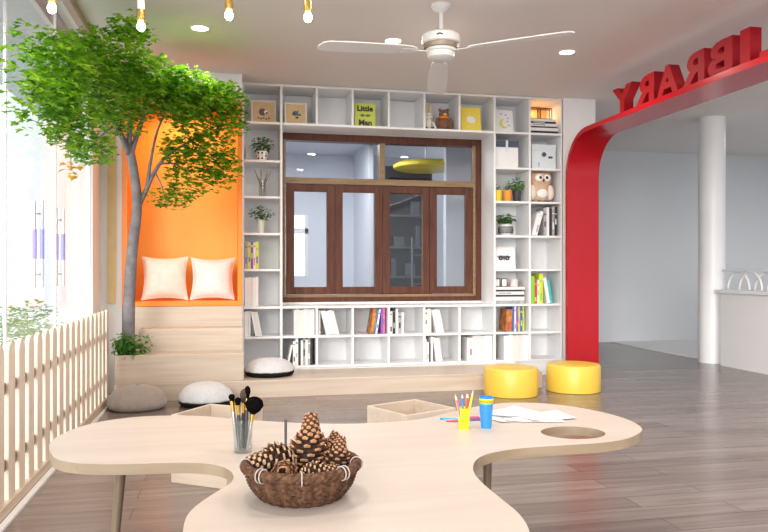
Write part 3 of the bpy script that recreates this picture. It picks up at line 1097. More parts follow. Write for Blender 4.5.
def motif_yellow(root, w, h):
    m_ = MB()
    disc(m_, 0, h * 0.5, 0.036, 0, sx=1.25)
    disc(m_, -0.02, h * 0.56, 0.018, 0, y=0.0005, sx=1.2)
    disc(m_, 0.025, h * 0.44, 0.018, 0, y=0.0005, sx=1.2)
    m_.build('printed_motif', PAPER, root)


def motif_moon(root, w, h):
    m_ = MB()
    outer = [(-0.005 + 0.052 * math.cos(a), h * 0.42 + 0.052 * math.sin(a)) for a in [R(90 + k * 220 / 16) for k in range(17)]]
    inner = [(0.018 + 0.046 * math.cos(a), h * 0.45 + 0.046 * math.sin(a)) for a in [R(112 + k * 180 / 16) for k in range(17)]]
    for k in range(16):
        m_.add([(outer[k][0], 0, outer[k][1]), (outer[k + 1][0], 0, outer[k + 1][1]), (inner[k + 1][0], 0, inner[k + 1][1]), (inner[k][0], 0, inner[k][1])], [(0, 1, 2, 3)], 0)
    for x, z in ((-0.03, .83), (0.02, .80), (0.045, .66), (0.04, .52), (0.05, .35)):
        disc(m_, x, h * z, 0.008, 1, sx=1.5)
    m_.build('printed_moon', [MOON, SKETCH], root)


def motif_moth(root, w, h):
    m_ = MB()
    moustache(m_, 0, h * 0.54, 0.098)
    disc(m_, -0.036, h * 0.46, 0.018, 0, sx=1.4)
    disc(m_, 0.036, h * 0.46, 0.018, 0, sx=1.4)
    disc(m_, 0, h * 0.5, 0.030, 0, y=-0.0005, sx=0.28)
    disc(m_, -0.038, h * 0.47, 0.007, 1, y=-0.001)
    disc(m_, 0.038, h * 0.47, 0.007, 1, y=-0.001)
    m_.build('printed_moth', [DARK, GREYB], root)


picture(0, 0, 0.190, 0.24, 0.235, CREAMW, TAN, 'cream framed tan print in the top left cubby by the tree', motif=motif_a, yaw=2)
picture(0, 1, 0.140, 0.220, 0.225, CREAMW, TAN, 'cream framed tan print with blue motif, second cubby of the top row', motif=motif_b, yaw=2)
picture(0, 3, 0.135, 0.215, 0.255, LIME, LIME, 'lime green Little Man sign with a moustache in the top row', border=0.004, motif=motif_little_man, name='picture_sign')
picture(0, 6, 0.150, 0.215, 0.265, YPRINT, YPRINT, 'yellow picture with a white blob in the top row', border=0.004, motif=motif_yellow)
picture(0, 7, 0.140, 0.205, 0.25, PAPER, PAPER, 'white picture with a yellow crescent moon in the top row', border=0.003, motif=motif_moon, yaw=6)
picture(4, 7, 0.135, 0.245, 0.235, WHITE, PAPER, 'white framed moth print in the right hand cubbies', border=0.010, motif=motif_moth)

# boxes
xl, xr, z = cell(1, 7)
b1 = thing('storage_box', (xl + 0.138, YB + 0.05, z), 'white storage box with a charcoal lid, in the cubby above potted plants', 'box')
MB().box(-0.128, 0.128, 0, 0.25, 0, 0.215).build('body', WHITE_MATTE, b1, bevel=0.004)
MB().box(-0.131, 0.131, -0.003, 0.253, 0.215, 0.285).build('lid', CHARCOAL, b1, bevel=0.004)
MB().box(-0.012, 0.012, -0.006, 0.0, 0.165, 0.285).build('strap', GREYBOX, b1)
xl, xr, z = cell(1, 8)
b2 = thing('keepsake_box', (xl + 0.175, YB + 0.07, z), 'pale blue-grey cube box with round printed dots above the owl', 'box', rot=(0, 0, R(-3)))
MB().box(-0.132, 0.132, 0, 0.24, 0, 0.255).build('body', mat('pale_blue_card', (0.72, 0.80, 0.83), 0.5), b2, bevel=0.005)
MB().box(-0.135, 0.135, -0.003, 0.243, 0.19, 0.262).build('lid', GREYBOX, b2, bevel=0.003)
dm = MB()
disc(dm, 0.000, 0.155, 0.025, 0, y=-0.005)
disc(dm, 0.062, 0.125, 0.014, 0, y=-0.002)
disc(dm, 0.085, 0.125, 0.012, 0, y=-0.002)
disc(dm, -0.055, 0.06, 0.010, 0, y=-0.002, sx=0.6)
disc(dm, -0.055, 0.035, 0.006, 0, y=-0.002)
dm.build('printed_dots', CHARCOAL, b2)


# plants in cubbies
def pot_plant(loc, label, pot_prof, pot_m, leaf_m, lc, lr, n, size, shape=OVAL_SHAPE, seed=1, stems=8, name='potted_plant', bands=None, flat=0.3, cat='plant', group=None):
    root = thing(name, loc, label, cat, group)
    pot = MB().lathe(pot_prof, 28).build('pot', pot_m, root, smooth='auto')
    if bands:
        bands(pot)
    rg = random.Random(seed)
    mb = MB()
    leaf_cloud(mb, lc, lr, n, size, shape, rg, flat)
    mb.build('foliage', leaf_m, root)
    top = max(p[1] for p in pot_prof)
    sm = MB()
    for k in range(stems):
        a = rg.uniform(0, 2 * math.pi)
        e = Vector(lc) + Vector((math.cos(a) * lr[0] * .6, math.sin(a) * lr[1] * .6, rg.uniform(-.2, .5) * lr[2]))
        sm.tube([(0, 0, top * 0.9), (e.x * .4, e.y * .4, (top + e.z) / 2), tuple(e)], [0.003, 0.002, 0.0015], 5)
    sm.build('stems', TWIG if leaf_m is None else LEAF2, root)
    return root


def dotted(pot):
    m_ = MB()
    for k in range(9):
        a = 2 * math.pi * k / 9
        for j in range(3):
            xf = Matrix.Rotation(a, 4, 'Z')
            m_.box(-0.009, 0.009, -0.0585, -0.048, 0.018 + j * 0.026, 0.036 + j * 0.026, (k + j) % 2, xf)
    m_.build('printed_squares', [INK, TAN], pot)


def zigzag(pot):
    m_ = MB()
    for zc in (0.035, 0.060, 0.085):
        pts = []
        N = 48
        rr = 0.0745 if zc == 0.060 else 0.070
        for k in range(N + 1):
            a = 2 * math.pi * k / N
            pts.append((rr * math.cos(a), rr * math.sin(a), zc + 0.008 * (1 if k % 4 in (0, 1) else -1)))
        m_.tube(pts, 0.0065, 5)
    m_.build('zigzag_bands', INK, pot)


xl, xr, z = cell(1, 0)
pot_plant((xl + 0.175, YB + 0.14, z + .001), 'bushy green plant in a white pot with printed squares', [(0.050, 0), (0.054, 0.004), (0.058, 0.10), (0.054, 0.10), (0.05, 0.085), (0.0001, 0.085)],
          WHITE, LEAF2, (0, 0, 0.165), (0.105, 0.10, 0.075), 240, 0.034, seed=3, bands=dotted)
tag(MB().box(0, 0.11, 0, 0.01, 0, 0.17).build('card', PAPER, loc=(xl + 0.02, YB + 0.25, z + .001), rot=(R(-6), 0, 0)), 'blank white card behind the plant with the squared pot', 'card')
xl, xr, z = cell(2, 0)
vase = thing('twig_vase', (xl + 0.18, YB + 0.13, z + .001), 'glass vase holding bare bent twigs in the left column', 'vase')
MB().lathe([(0.034, 0), (0.036, 0.01), (0.034, 0.12), (0.038, 0.185), (0.035, 0.185), (0.031, 0.12), (0.032, 0.012), (0.0001, 0.010)], 24).build('glass_body', TUMBLER, vase, smooth='auto')
tw = MB()
rg = random.Random(5)
for k in range(7):
    a = k * 0.9
    e = Vector((math.cos(a) * 0.085, math.sin(a) * 0.04, rg.uniform(.23, .28)))
    tw.tube([(0.01 * math.cos(a), 0.01 * math.sin(a), 0.014), (e.x * .25, e.y * .3, 0.13), (e.x * .6, e.y * .7, 0.19), tuple(e)], [0.006, 0.006, 0.005, 0.0025], 6)
tw.build('twigs', TWIG, vase, smooth=True)
xl, xr, z = cell(3, 0)
pot_plant((xl + 0.165, YB + 0.14, z + .001), 'green sprigs in a slim pale vase in the left column', [(0.030, 0), (0.034, 0.01), (0.036, 0.11), (0.030, 0.135), (0.026, 0.132), (0.03, 0.11), (0.0001, 0.05)],
          PALEGREEN, LEAF2, (0, 0, 0.20), (0.115, 0.09, 0.065), 170, 0.030, seed=9, stems=12, name='vase_plant')
xl, xr, z = cell(2, 7)
PP = [(0.036, 0), (0.038, 0.003), (0.048, 0.105), (0.051, 0.105), (0.051, 0.120), (0.045, 0.120), (0.043, 0.10), (0.0001, 0.098)]
YPOT = mat('yellow_pot', (0.90, 0.72, 0.03), 0.4)
OPOT = mat('orange_pot', (0.85, 0.33, 0.04), 0.4)
pot_plant((xl + 0.062, YB + 0.12, z + .001), 'small plant in a yellow pot, left of the orange pot', PP, YPOT, LEAF2, (0, 0, 0.15), (0.042, 0.04, 0.035), 30, 0.018, seed=11, stems=14, group='three small pots')
pot_plant((xl + 0.172, YB + 0.12, z + .001), 'small plant in an orange pot, between yellow and black pots', PP, OPOT, LEAF2, (0, 0, 0.16), (0.045, 0.04, 0.045), 46, 0.022, seed=12, stems=12, group='three small pots')
pot_plant((xl + 0.282, YB + 0.13, z + .001), 'leafy green plant in a black pot, right of the orange pot', PP, DARK, LEAF3, (-0.01, 0, 0.185), (0.080, 0.07, 0.070), 170, 0.034, seed=13, group='three small pots')
xl, xr, z = cell(3, 7)
pot_plant((xl + 0.16, YB + 0.14, z + .001), 'spiky succulent in a round black and white zigzag pot', [(0.045, 0), (0.060, 0.012), (0.074, 0.055), (0.068, 0.100), (0.048, 0.125), (0.042, 0.125), (0.05, 0.10), (0.0001, 0.10)],
          WHITE, LEAF2, (0, 0, 0.178), (0.105, 0.095, 0.042), 170, 0.044, seed=15, bands=zigzag)

# owl
xl, xr, z = cell(2, 8)
owl = thing('owl_figurine', (xl + 0.156, YB + 0.12, z + .001), 'beige owl figurine with pale wings standing below the dotted box', 'figurine')
ob = MB().lathe([(0.045, 0.0), (0.075, 0.012), (0.095, 0.06), (0.098, 0.11), (0.088, 0.155), (0.086, 0.165), (0.112, 0.195), (0.120, 0.235), (0.112, 0.275), (0.080, 0.300), (0.0001, 0.306)], 32, xf=Matrix.Diagonal((1, .75, 1, 1)))
for s_ in (-1, 1):
    ob.lathe([(0.034, 0), (0.024, 0.03), (0.0001, 0.055)], 12, xf=Matrix.Translation((s_ * 0.078, 0, 0.268)) @ Matrix.Rotation(R(24 * s_), 4, 'Y'))
ob.build('body', OWL_BODY, owl, smooth=True)
for s_ in (-1, 1):
    MB().ball((s_ * 0.094, -0.022, 0.100), (0.040, 0.05, 0.080), xf=Matrix.Identity(4)).build('wing', OWL_WING, owl, smooth=True)
    e = MB().ball((s_ * 0.036, -0.070, 0.243), (0.046, 0.024, 0.038)).build('eye', PAPER, owl, smooth=True)
    MB().ball((s_ * 0.034, -0.091, 0.245), (0.016, 0.008, 0.016)).build('pupil', INK, e, smooth=True)
    MB().ball((s_ * 0.03, -0.05, 0.008), (0.026, 0.03, 0.010)).build('foot', DARK, owl, smooth=True)
MB().lathe([(0.013, 0), (0.010, 0.012), (0.0001, 0.034)], 10, xf=Matrix.Translation((0, -0.088, 0.228)) @ Matrix.Rotation(R(180), 4, 'X')).build('beak', INK, owl)
MB().ball((0, -0.050, 0.090), (0.060, 0.034, 0.052)).build('belly_patch', PAPER, owl, smooth=True)

owl.scale = (1.06, 1.0, 1.04)
# soft toys
xl, xr, z = cell(0, 5)
rab = thing('toy_rabbit', (xl + 0.062, YB + 0.12, z + .001), 'cream toy rabbit with tall ears beside the brown bear', 'toy')
rb = MB().ball((0, 0, 0.055), (0.042, 0.036, 0.055)).ball((0, -0.004, 0.125), (0.038, 0.034, 0.034))
rb.build('body', TOY_CREAM, rab, smooth=True)
for s_ in (-1, 1):
    MB().ball((s_ * 0.016, 0, 0.195), (0.011, 0.008, 0.050)).build('ear', mat('ear_yellow', (0.72, 0.62, 0.32), 0.8), rab, smooth=True)
    MB().ball((s_ * 0.013, -0.036, 0.128), 0.005).build('eye', INK, rab, smooth=True)
    MB().ball((s_ * 0.030, -0.025, 0.014), (0.018, 0.028, 0.014)).build('leg', DARK, rab, smooth=True)
rab.scale = (1.2, 1.2, 1.15)
bear = thing('toy_bear', (xl + 0.225, YB + 0.12, z + .001), 'brown toy bear with an orange scarf in the top row', 'toy')
MB().ball((0, 0, 0.065), (0.058, 0.045, 0.065)).ball((0, -0.006, 0.150), (0.046, 0.040, 0.042)).build('body', TOY_BROWN, bear, smooth=True)
for s_ in (-1, 1):
    MB().ball((s_ * 0.036, 0, 0.188), (0.015, 0.010, 0.015)).build('ear', TOY_BROWN, bear, smooth=True)
    MB().ball((s_ * 0.062, -0.012, 0.075), (0.020, 0.020, 0.045)).build('arm', TOY_BROWN, bear, smooth=True)
    MB().ball((s_ * 0.048, -0.030, 0.020), (0.026, 0.038, 0.020)).build('leg', TOY_BROWN, bear, smooth=True)
    MB().ball((s_ * 0.016, -0.044, 0.158), 0.005).build('eye', INK, bear, smooth=True)
MB().ball((0, -0.042, 0.142), (0.018, 0.014, 0.013)).build('muzzle', TAN, bear, smooth=True)
MB().lathe([(0.040, 0.108), (0.050, 0.112), (0.050, 0.124), (0.040, 0.128)], 20).build('scarf', ORB, bear, smooth=True)
bear.scale = (1.12, 1.12, 1.15)
tag(MB().box(0, 0.012, 0, 0.05, 0, 0.07).build('folded_card', PAPER, loc=(xl + 0.112, YB + 0.03, z + .006), rot=(0, R(-25), 0)), 'small white folded card between the toy rabbit and bear', 'card')

# ------------------------------------------------------------------ red arch and letters
AX0, AX1, AZ, ATH, AR, AY = 3.40, 3.75, 2.49, 0.045, 0.45, 7.06
prof_o, prof_i = [(AY, 0.0)], [(AY - ATH, 0.0)]
for k in range(17):
    a = R(90 * k / 16)
    cyy, czz = AY - AR, AZ - AR
    prof_o.append((cyy + AR * math.cos(a), czz + AR * math.sin(a)))
    prof_i.append((cyy + (AR - ATH) * math.cos(a), czz + (AR - ATH) * math.sin(a)))
prof_o.append((-1.5, AZ))
prof_i.append((-1.5, AZ - ATH))
n = len(prof_o)
vs = []
for x in (AX0, AX1):
    vs += [(x - AX0, y - AY, zz) for y, zz in prof_o] + [(x - AX0, y - AY, zz) for y, zz in prof_i]
fs = []
for i in range(n - 1):
    fs.append((i, n + i, n + i + 1, i + 1))
    fs.append((2 * n + i, 2 * n + i + 1, 3 * n + i + 1, 3 * n + i))
    fs.append((i, i + 1, 2 * n + i + 1, 2 * n + i))
    fs.append((n + i, 3 * n + i, 3 * n + i + 1, n + i + 1))
fs.append((0, 2 * n, 3 * n, n))
fs.append((n - 1, 2 * n - 1, 4 * n - 1, 3 * n - 1))
archo = MB().add(vs, fs).build('library_arch', RED, loc=(AX0, AY, 0), smooth='auto')
tag(archo, 'glossy red arch: a pillar curving into a long overhead beam', 'arch')
LETTERS = [('L', 4.04, 0.25, 'nearest the camera'), ('I', 4.38, 0.10, 'between the L and the B'), ('B', 4.56, 0.27, 'beside the I'), ('R', 4.87, 0.29, 'between the B and the A'),
           ('A', 5.19, 0.31, 'between the two letters R'), ('R', 5.53, 0.30, 'between the A and the Y'), ('Y', 5.87, 0.34, 'farthest from the camera')]
for ch, y0, w_, wh in LETTERS:
    o = text_mesh('sign_letter', ch, 0.34, 0.045, RED_LETTER, None, (3.50, y0, AZ), (R(90), 0, R(90)), 0.012, 'LEFT', fit=(w_, 0.255))
    tag(o, f'red block letter {ch} standing on the red beam, {wh}', 'letter', 'red letters spelling LIBRARY')


# ------------------------------------------------------------------ tree
tree = thing('indoor_tree', (-0.828, 6.57, 0.348), 'tall leafy green tree growing out of the oak planter', 'tree')
tx, ty, tz = -0.828, 6.57, 0.348


def rel(p):
    return (p[0] - tx, p[1] - ty, p[2] - tz)


def smooth_path(pts, n=5):
    out = []
    P = [Vector(p) for p in pts]
    P = [P[0] * 2 - P[1]] + P + [P[-1] * 2 - P[-2]]
    for i in range(1, len(P) - 2):
        for k in range(n):
            t = k / n
            out.append(0.5 * ((2 * P[i]) + (-P[i - 1] + P[i + 1]) * t + (2 * P[i - 1] - 5 * P[i] + 4 * P[i + 1] - P[i + 2]) * t * t + (-P[i - 1] + 3 * P[i] - 3 * P[i + 1] + P[i + 2]) * t ** 3))
    out.append(P[-2])
    return out


def limb(mb, pts, r0, r1, nn=12):
    sp = smooth_path([rel(p) for p in pts])
    L = len(sp) - 1
    mb.tube(sp, [r0 + (r1 - r0) * (i / L) ** 0.8 for i in range(L + 1)], nn)


tk = MB()
limb(tk, [(-0.828, 6.57, 0.348), (-0.818, 6.56, 0.84), (-0.788, 6.52, 1.26), (-0.742, 6.45, 1.64), (-0.765, 6.38, 1.95), (-0.794, 6.30, 2.12)], 0.056, 0.033)
limb(tk, [(-0.790, 6.33, 2.05), (-0.850, 6.1, 2.22), (-0.922, 5.8, 2.34), (-0.94, 5.4, 2.42), (-0.96, 4.9, 2.44)], 0.028, 0.007, 8)
limb(tk, [(-0.794, 6.32, 2.08), (-0.76, 6.15, 2.25), (-0.734, 6.0, 2.40), (-0.70, 5.7, 2.58), (-0.62, 5.4, 2.68)], 0.026, 0.006, 8)
limb(tk, [(-0.785, 6.34, 2.02), (-0.70, 6.26, 2.25), (-0.613, 6.2, 2.46), (-0.45, 6.05, 2.56), (-0.30, 5.8, 2.66)], 0.026, 0.006, 8)
limb(tk, [(-0.745, 6.45, 1.60), (-0.68, 6.45, 1.74), (-0.60, 6.45, 1.92), (-0.50, 6.43, 2.05), (-0.31, 6.40, 2.18), (-0.10, 6.35, 2.30)], 0.026, 0.006, 8)
limb(tk, [(-0.66, 6.45, 1.80), (-0.63, 6.42, 2.0), (-0.56, 6.3, 2.25), (-0.42, 6.15, 2.5)], 0.018, 0.005, 8)
limb(tk, [(-0.55, 6.44, 1.99), (-0.42, 6.43, 1.98), (-0.30, 6.42, 1.88)], 0.012, 0.003, 6)
limb(tk, [(-0.93, 5.7, 2.36), (-0.97, 5.2, 2.25), (-0.98, 4.8, 2.10)], 0.012, 0.004, 6)
limb(tk, [(-0.94, 5.4, 2.42), (-1.0, 4.8, 2.3), (-1.02, 4.3, 2.16)], 0.010, 0.003, 6)
limb(tk, [(-0.85, 6.1, 2.22), (-0.86, 5.8, 2.15), (-0.90, 5.4, 1.98)], 0.014, 0.004, 6)
limb(tk, [(-0.45, 6.1, 2.53), (-0.2, 6.15, 2.55), (0.02, 6.2, 2.55)], 0.012, 0.004, 6)
limb(tk, [(-0.3, 6.4, 2.18), (-0.2, 6.4, 2.12), (-0.05, 6.4, 2.0)], 0.008, 0.003, 6)
limb(tk, [(-0.60, 6.45, 1.92), (-0.54, 6.38, 1.8), (-0.50, 6.32, 1.66)], 0.008, 0.003, 6)
limb(tk, [(-0.97, 4.95, 2.15), (-0.965, 4.92, 1.95), (-0.955, 4.90, 1.72)], 0.005, 0.002, 6)
tk.build('trunk', BARK, tree, smooth=True)
CL = [((-0.967, 4.70, 2.33), (.20, .42, .15), 500), ((-0.985, 4.60, 2.11), (.16, .42, .14), 480), ((-0.95, 4.90, 2.06), (.18, .40, .13), 360),
      ((-0.987, 4.85, 1.92), (.12, .30, .07), 110), ((-0.917, 5.40, 1.93), (.18, .35, .10), 230), ((-0.908, 5.20, 2.46), (.22, .45, .15), 460),
      ((-0.848, 5.50, 2.33), (.26, .45, .15), 480), ((-0.772, 5.30, 2.58), (.28, .42, .12), 380), ((-0.640, 5.20, 2.70), (.16, .30, .08), 130),
      ((-0.554, 5.70, 2.54), (.28, .38, .13), 480), ((-0.560, 6.10, 2.47), (.30, .34, .12), 360), ((-0.308, 5.80, 2.50), (.24, .32, .11), 360),
      ((-0.380, 6.10, 2.46), (.28, .34, .14), 420), ((-0.130, 5.95, 2.47), (.20, .30, .11), 280), ((-0.02, 6.18, 2.48), (.18, .30, .14), 330),
      ((-0.227, 6.25, 2.33), (.24, .32, .16), 400), ((-0.132, 6.40, 2.13), (.22, .26, .15), 330), ((-0.377, 6.40, 2.12), (.20, .26, .16), 300),
      ((-0.290, 6.40, 1.88), (.24, .20, .17), 330), ((-0.45, 6.32, 1.70), (.20, .16, .10), 150), ((-0.80, 5.90, 2.24), (.20, .38, .12), 260),
      ((-1.020, 4.15, 2.17), (.06, .38, .20), 90), ((-1.04, 4.15, 1.93), (.05, .30, .12), 36), ((0.04, 6.30, 2.33), (.14, .24, .14), 150),
      ((-0.04, 6.42, 1.96), (.16, .18, .16), 210), ((-0.66, 5.65, 2.40), (.22, .36, .12), 300), ((-0.40, 5.95, 2.34), (.18, .30, .10), 160)]
fo = MB()
rg = random.Random(21)
for c, r_, n_ in CL:
    leaf_cloud(fo, rel(c), r_, int(n_ * 1.3), 0.044, LEAF_SHAPE, rg, 0.95, xmin=-1.09 - tx, layers=3, zmax=CEIL_Z - 0.04 - tz, ymax=6.86 - ty)
fo.build('foliage', LEAF, tree)
yl = MB()
leaf_cloud(yl, rel((-0.955, 4.90, 1.735)), (.05, .07, .06), 12, 0.05, LEAF_SHAPE, random.Random(2), 0.9)
tag(yl.build('yellow_leaves', mat('yellow_leaf', (0.80, 0.50, 0.05), 0.5), tree), 'small hanging sprig of yellow leaves')

shrub = thing('planter_shrub', (-0.805, 6.53, 0.348), 'low leafy green plant around the tree base in the planter', 'plant')
sh = MB()
rg = random.Random(4)
for k in range(14):
    a = rg.uniform(-0.6, 1)
    sx_ = rg.uniform(-0.105, 0.12)
    leaf_cloud(sh, (sx_, rg.uniform(-0.09, 0.05), rg.uniform(0.03, 0.15) + abs(sx_) * 0.5), (0.055, 0.05, 0.06), 50, 0.038, OVAL_SHAPE, rg, 0.2)
sh.build('foliage', LEAF3, shrub)
ss = MB()
for k in range(16):
    x0_ = rg.uniform(-0.09, 0.05)
    ss.tube([(x0_, rg.uniform(-.05, .05), 0), (x0_ * 1.2, rg.uniform(-.07, .06), 0.13)], 0.003, 5)
ss.build('stems', LEAF2, shrub)

# pale shrubs on the terrace
for i, (x, y, r_) in enumerate(((-1.64, 6.05, .26), (-1.66, 6.95, .26))):
    t_ = thing('terrace_shrub', (x, y, -0.02), ('nearer' if i == 0 else 'farther') + ' pale green shrub standing outside the glass', 'shrub', 'shrubs outside the glass')
    mb = MB()
    leaf_cloud(mb, (0, 0, 0.52), (r_, r_, .32), 700, 0.06, OVAL_SHAPE, random.Random(i), 0.4)
    mb.build('foliage', MATS['shrub_leaf'], t_)
    MB().tube([(0, 0, 0), (0, 0, 0.5)], [0.02, 0.012], 8).build('stem', BARK, t_)

# ------------------------------------------------------------------ picket fence
KNOB = mat('knob_wood', (0.22, 0.13, 0.08), 0.5, var=0.15)
fence = thing('picket_fence', (-1.0, 4.6, 0), 'low natural wood picket fence standing along the glass wall', 'fence')
pk = []
y = -1.62
while y <= 1.82:
    mb = MB()
    w_ = 0.052
    poly = [(-w_, 0), (w_, 0)] + [(w_ * math.cos(a), 0.665 + 0.055 * math.sin(a)) for a in [math.pi * j / 10 for j in range(11)]]
    xf = Matrix.Translation((0.010, y, 0.05)) @ Matrix(((0, 0, 1, 0), (1, 0, 0, 0), (0, 1, 0, 0), (0, 0, 0, 1)))
    mb.prism(poly, 0, 0.022, 0, xf)
    mb.build('picket', OAKZ, fence, bevel=0.003)
    y += 0.172
for zz in (0.20, 0.545):
    MB().box(-0.012, 0.008, -1.75, 1.86, zz + 0.008, zz + 0.036).build('rail', RAIL, fence, bevel=0.003)
    q = -1.62 + 0.086
    while q <= 1.82:
        MB().tube([(0.006, q, zz + 0.022), (0.024, q, zz + 0.022)], [0.029, 0.026], 14).build('rail_knob', KNOB, fence, smooth='auto')
        q += 0.172
MB().box(-0.03, 0.045, -1.75, 1.87, 0.012, 0.06).build('base_rail', OAKY, fence, bevel=0.003)
MB().box(-0.02, 0.03, 1.84, 1.875, 0.06, 0.70).build('post', OAKZ, fence, bevel=0.003)

# ------------------------------------------------------------------ floor cushions and poufs


def floor_cushion(loc, rad, h, top_m, base_m, label, seed=0, group='round floor cushions'):
    root = thing('floor_cushion', loc, label, 'cushion', group)
    prof = []
    zb = 0.045 if base_m else 0.0
    N = 14
    for j in range(N + 1):
        a = math.pi / 2 * j / N
        prof.append((rad * math.cos(a) ** 0.74 if j < N else 0.0001, zb + (h - zb) * math.sin(a) ** 1.05))
    rg_ = random.Random(seed)
    ph = [rg_.uniform(0, 6.28) for _ in range(4)]

    def fn(a, j):
        k = 1 - j / N
        return 1 + k * (0.012 * math.sin(9 * a + ph[0]) + 0.008 * math.sin(17 * a + ph[1]) + 0.006 * math.sin(29 * a + ph[2]))
    if not base_m:
        prof = [(rad * .80, 0.0), (rad * .93, 0.012), (rad * 0.985, 0.028)] + [(p[0], 0.045 + p[1] * (h - .045) / h) for p in prof]
    MB().lathe(prof, 72, fn=fn).build('cover', top_m, root, smooth=True)
    if base_m:
        MB().lathe([(rad * .78, 0.0), (rad * .93, 0.008), (rad * 0.985, 0.025), (rad * 1.0, 0.046)], 72, fn=lambda a, j: 1 + 0.008 * math.sin(9 * a + ph[0])).build('base', base_m, root, smooth=True)
    MB().lathe([(0.016, h - 0.006), (0.013, h + 0.003), (0.0001, h + 0.006)], 14).build('button', top_m, root, smooth=True)
    return root


floor_cushion((-0.705, 6.14, 0), 0.226, 0.185, FABRIC_GREY, None, 'taupe round floor cushion on the floor beside the picket fence', 1)
floor_cushion((-0.175, 6.19, 0), 0.218, 0.185, FABRIC_WHITE, BLACK, 'pale grey cushion with black base on the floor', 2)
floor_cushion((0.365, 6.745, 0.148), 0.225, 0.155, FABRIC_WHITE, BLACK, 'pale grey cushion with black base, up on the oak platform', 3)


def pouf(loc, rad, h, label):
    root = thing('pouf', loc, label, 'pouf', 'yellow round poufs')
    MB().lathe([(rad - .012, 0.0), (rad - 0.002, 0.004), (rad, 0.02), (rad, h - 0.022), (rad - 0.004, h - 0.012)], 56).build('side', YELLOW, root, smooth='auto')
    MB().lathe([(rad - 0.004, h - 0.012), (rad - 0.012, h - 0.003), (rad - 0.03, h), (0.0001, h + 0.002)], 56).build('top', YELLOW, root, smooth='auto')
    return root


pouf((2.44, 6.145, 0), 0.236, 0.245, 'yellow round pouf in front of the bookcase, left of its twin')
pouf((3.08, 6.235, 0), 0.242, 0.245, 'yellow round pouf beside the red pillar')

# ------------------------------------------------------------------ open boxes behind the table


def open_box(cx, cy, rot, s, h, label):
    root = thing('open_storage_box', (cx, cy, 0), label, 'box', 'open oak boxes', (0, 0, R(rot)))
    t_ = 0.014
    a = s / 2
    for (x0, x1, y0, y1) in ((-a, a, -a, -a + t_), (-a, a, a - t_, a), (-a, -a + t_, -a + t_, a - t_), (a - t_, a, -a + t_, a - t_)):
        MB().box(x0, x1, y0, y1, 0, h).build('side', OAK, root, bevel=0.002, seg=1)
    MB().box(-a + t_, a - t_, -a + t_, a - t_, 0.02, 0.035).build('bottom', OAK, root)
    return root


v1 = Vector((0.15, 0.236)).normalized()
v2 = Vector((0.82, -0.57)).normalized()
A_ = Vector((-0.302, 3.99))
c1_ = A_ + v1 * 0.16 + v2 * 0.20
open_box(c1_.x, c1_.y, -34, 0.34, 0.35, 'open pale wood box behind the table, left of the brushes')
open_box(0.98, 3.925, 25.6, 0.345, 0.35, 'open pale wood box behind the table, left of the pencil cup')

# ------------------------------------------------------------------ table
TZ = 0.50
CT = [(-0.584, 2.649), (-0.603, 2.747), (-0.598, 2.85), (-0.565, 2.97), (-0.494, 3.085), (-0.372, 3.150), (-0.24, 3.155), (-0.100, 3.115), (0.03, 3.03), (0.238, 2.914), (0.45, 2.845), (0.64, 2.845),
      (0.778, 2.885), (0.88, 2.958), (0.998, 3.044), (1.115, 3.110), (1.224, 3.141), (1.349, 3.117), (1.465, 3.017), (1.540, 2.861), (1.565, 2.72), (1.555, 2.607), (1.521, 2.514), (1.452, 2.437),
      (1.367, 2.379), (1.266, 2.350), (1.138, 2.343), (0.981, 2.335), (0.861, 2.303), (0.789, 2.250), (0.742, 2.175), (0.712, 2.084), (0.700, 1.976), (0.700, 1.84), (0.699, 1.70), (0.67, 1.57),
      (0.60, 1.42), (0.45, 1.29), (0.29, 1.25), (0.12, 1.29), (-0.02, 1.42), (-0.09, 1.58), (-0.101, 1.748), (-0.097, 1.864), (-0.073, 1.952), (-0.030, 2.047), (0.006, 2.120), (0.016, 2.190),
      (0.000, 2.268), (-0.040, 2.330), (-0.11, 2.368), (-0.211, 2.386), (-0.311, 2.394), (-0.412, 2.417), (-0.491, 2.460), (-0.545, 2.530)]
tox, toy = 0.45, 2.3
table = thing('lobed_table', (tox, toy, 0), 'large low lobed children’s table with pale veneer top and round cut-out'.replace('’', "'"), 'table')


def closed_spline(pts, n=4):
    out = []
    P = [Vector(p) for p in pts]
    N = len(P)
    for i in range(N):
        p0, p1, p2, p3 = P[i - 1], P[i], P[(i + 1) % N], P[(i + 2) % N]
        for k in range(n):
            t = k / n
            out.append(0.5 * ((2 * p1) + (-p0 + p2) * t + (2 * p0 - 5 * p1 + 4 * p2 - p3) * t * t + (-p0 + 3 * p1 - 3 * p2 + p3) * t ** 3))
    return out


cu = bpy.data.curves.new('tabletop', 'CURVE')
cu.dimensions = '2D'
cu.fill_mode = 'BOTH'
cu.extrude = 0.0165
ring = closed_spline(CT, 4)
hole = [Vector((1.243 + 0.118 * math.cos(2 * math.pi * k / 40), 2.520 + 0.105 * math.sin(2 * math.pi * k / 40))) for k in range(40)]
for loop in (ring, hole):
    sp = cu.splines.new('POLY')
    sp.points.add(len(loop) - 1)
    for i, p in enumerate(loop):
        sp.points[i].co = (p.x - tox, p.y - toy, 0, 1)
    sp.use_cyclic_u = True
tmp = bpy.data.objects.new('tabletop_curve', cu)
COL.objects.link(tmp)
dg = bpy.context.evaluated_depsgraph_get()
me = bpy.data.meshes.new_from_object(tmp.evaluated_get(dg))
bpy.data.objects.remove(tmp)
me.materials.clear()
me.materials.append(TABLETOP)
me.materials.append(TABLE_EDGE)
for p in me.polygons:
    p.material_index = 0 if abs(p.normal.z) > 0.5 else 1
top = bpy.data.objects.new('tabletop', me)
COL.objects.link(top)
top.parent = table
top.location = (0, 0, TZ - 0.0165)
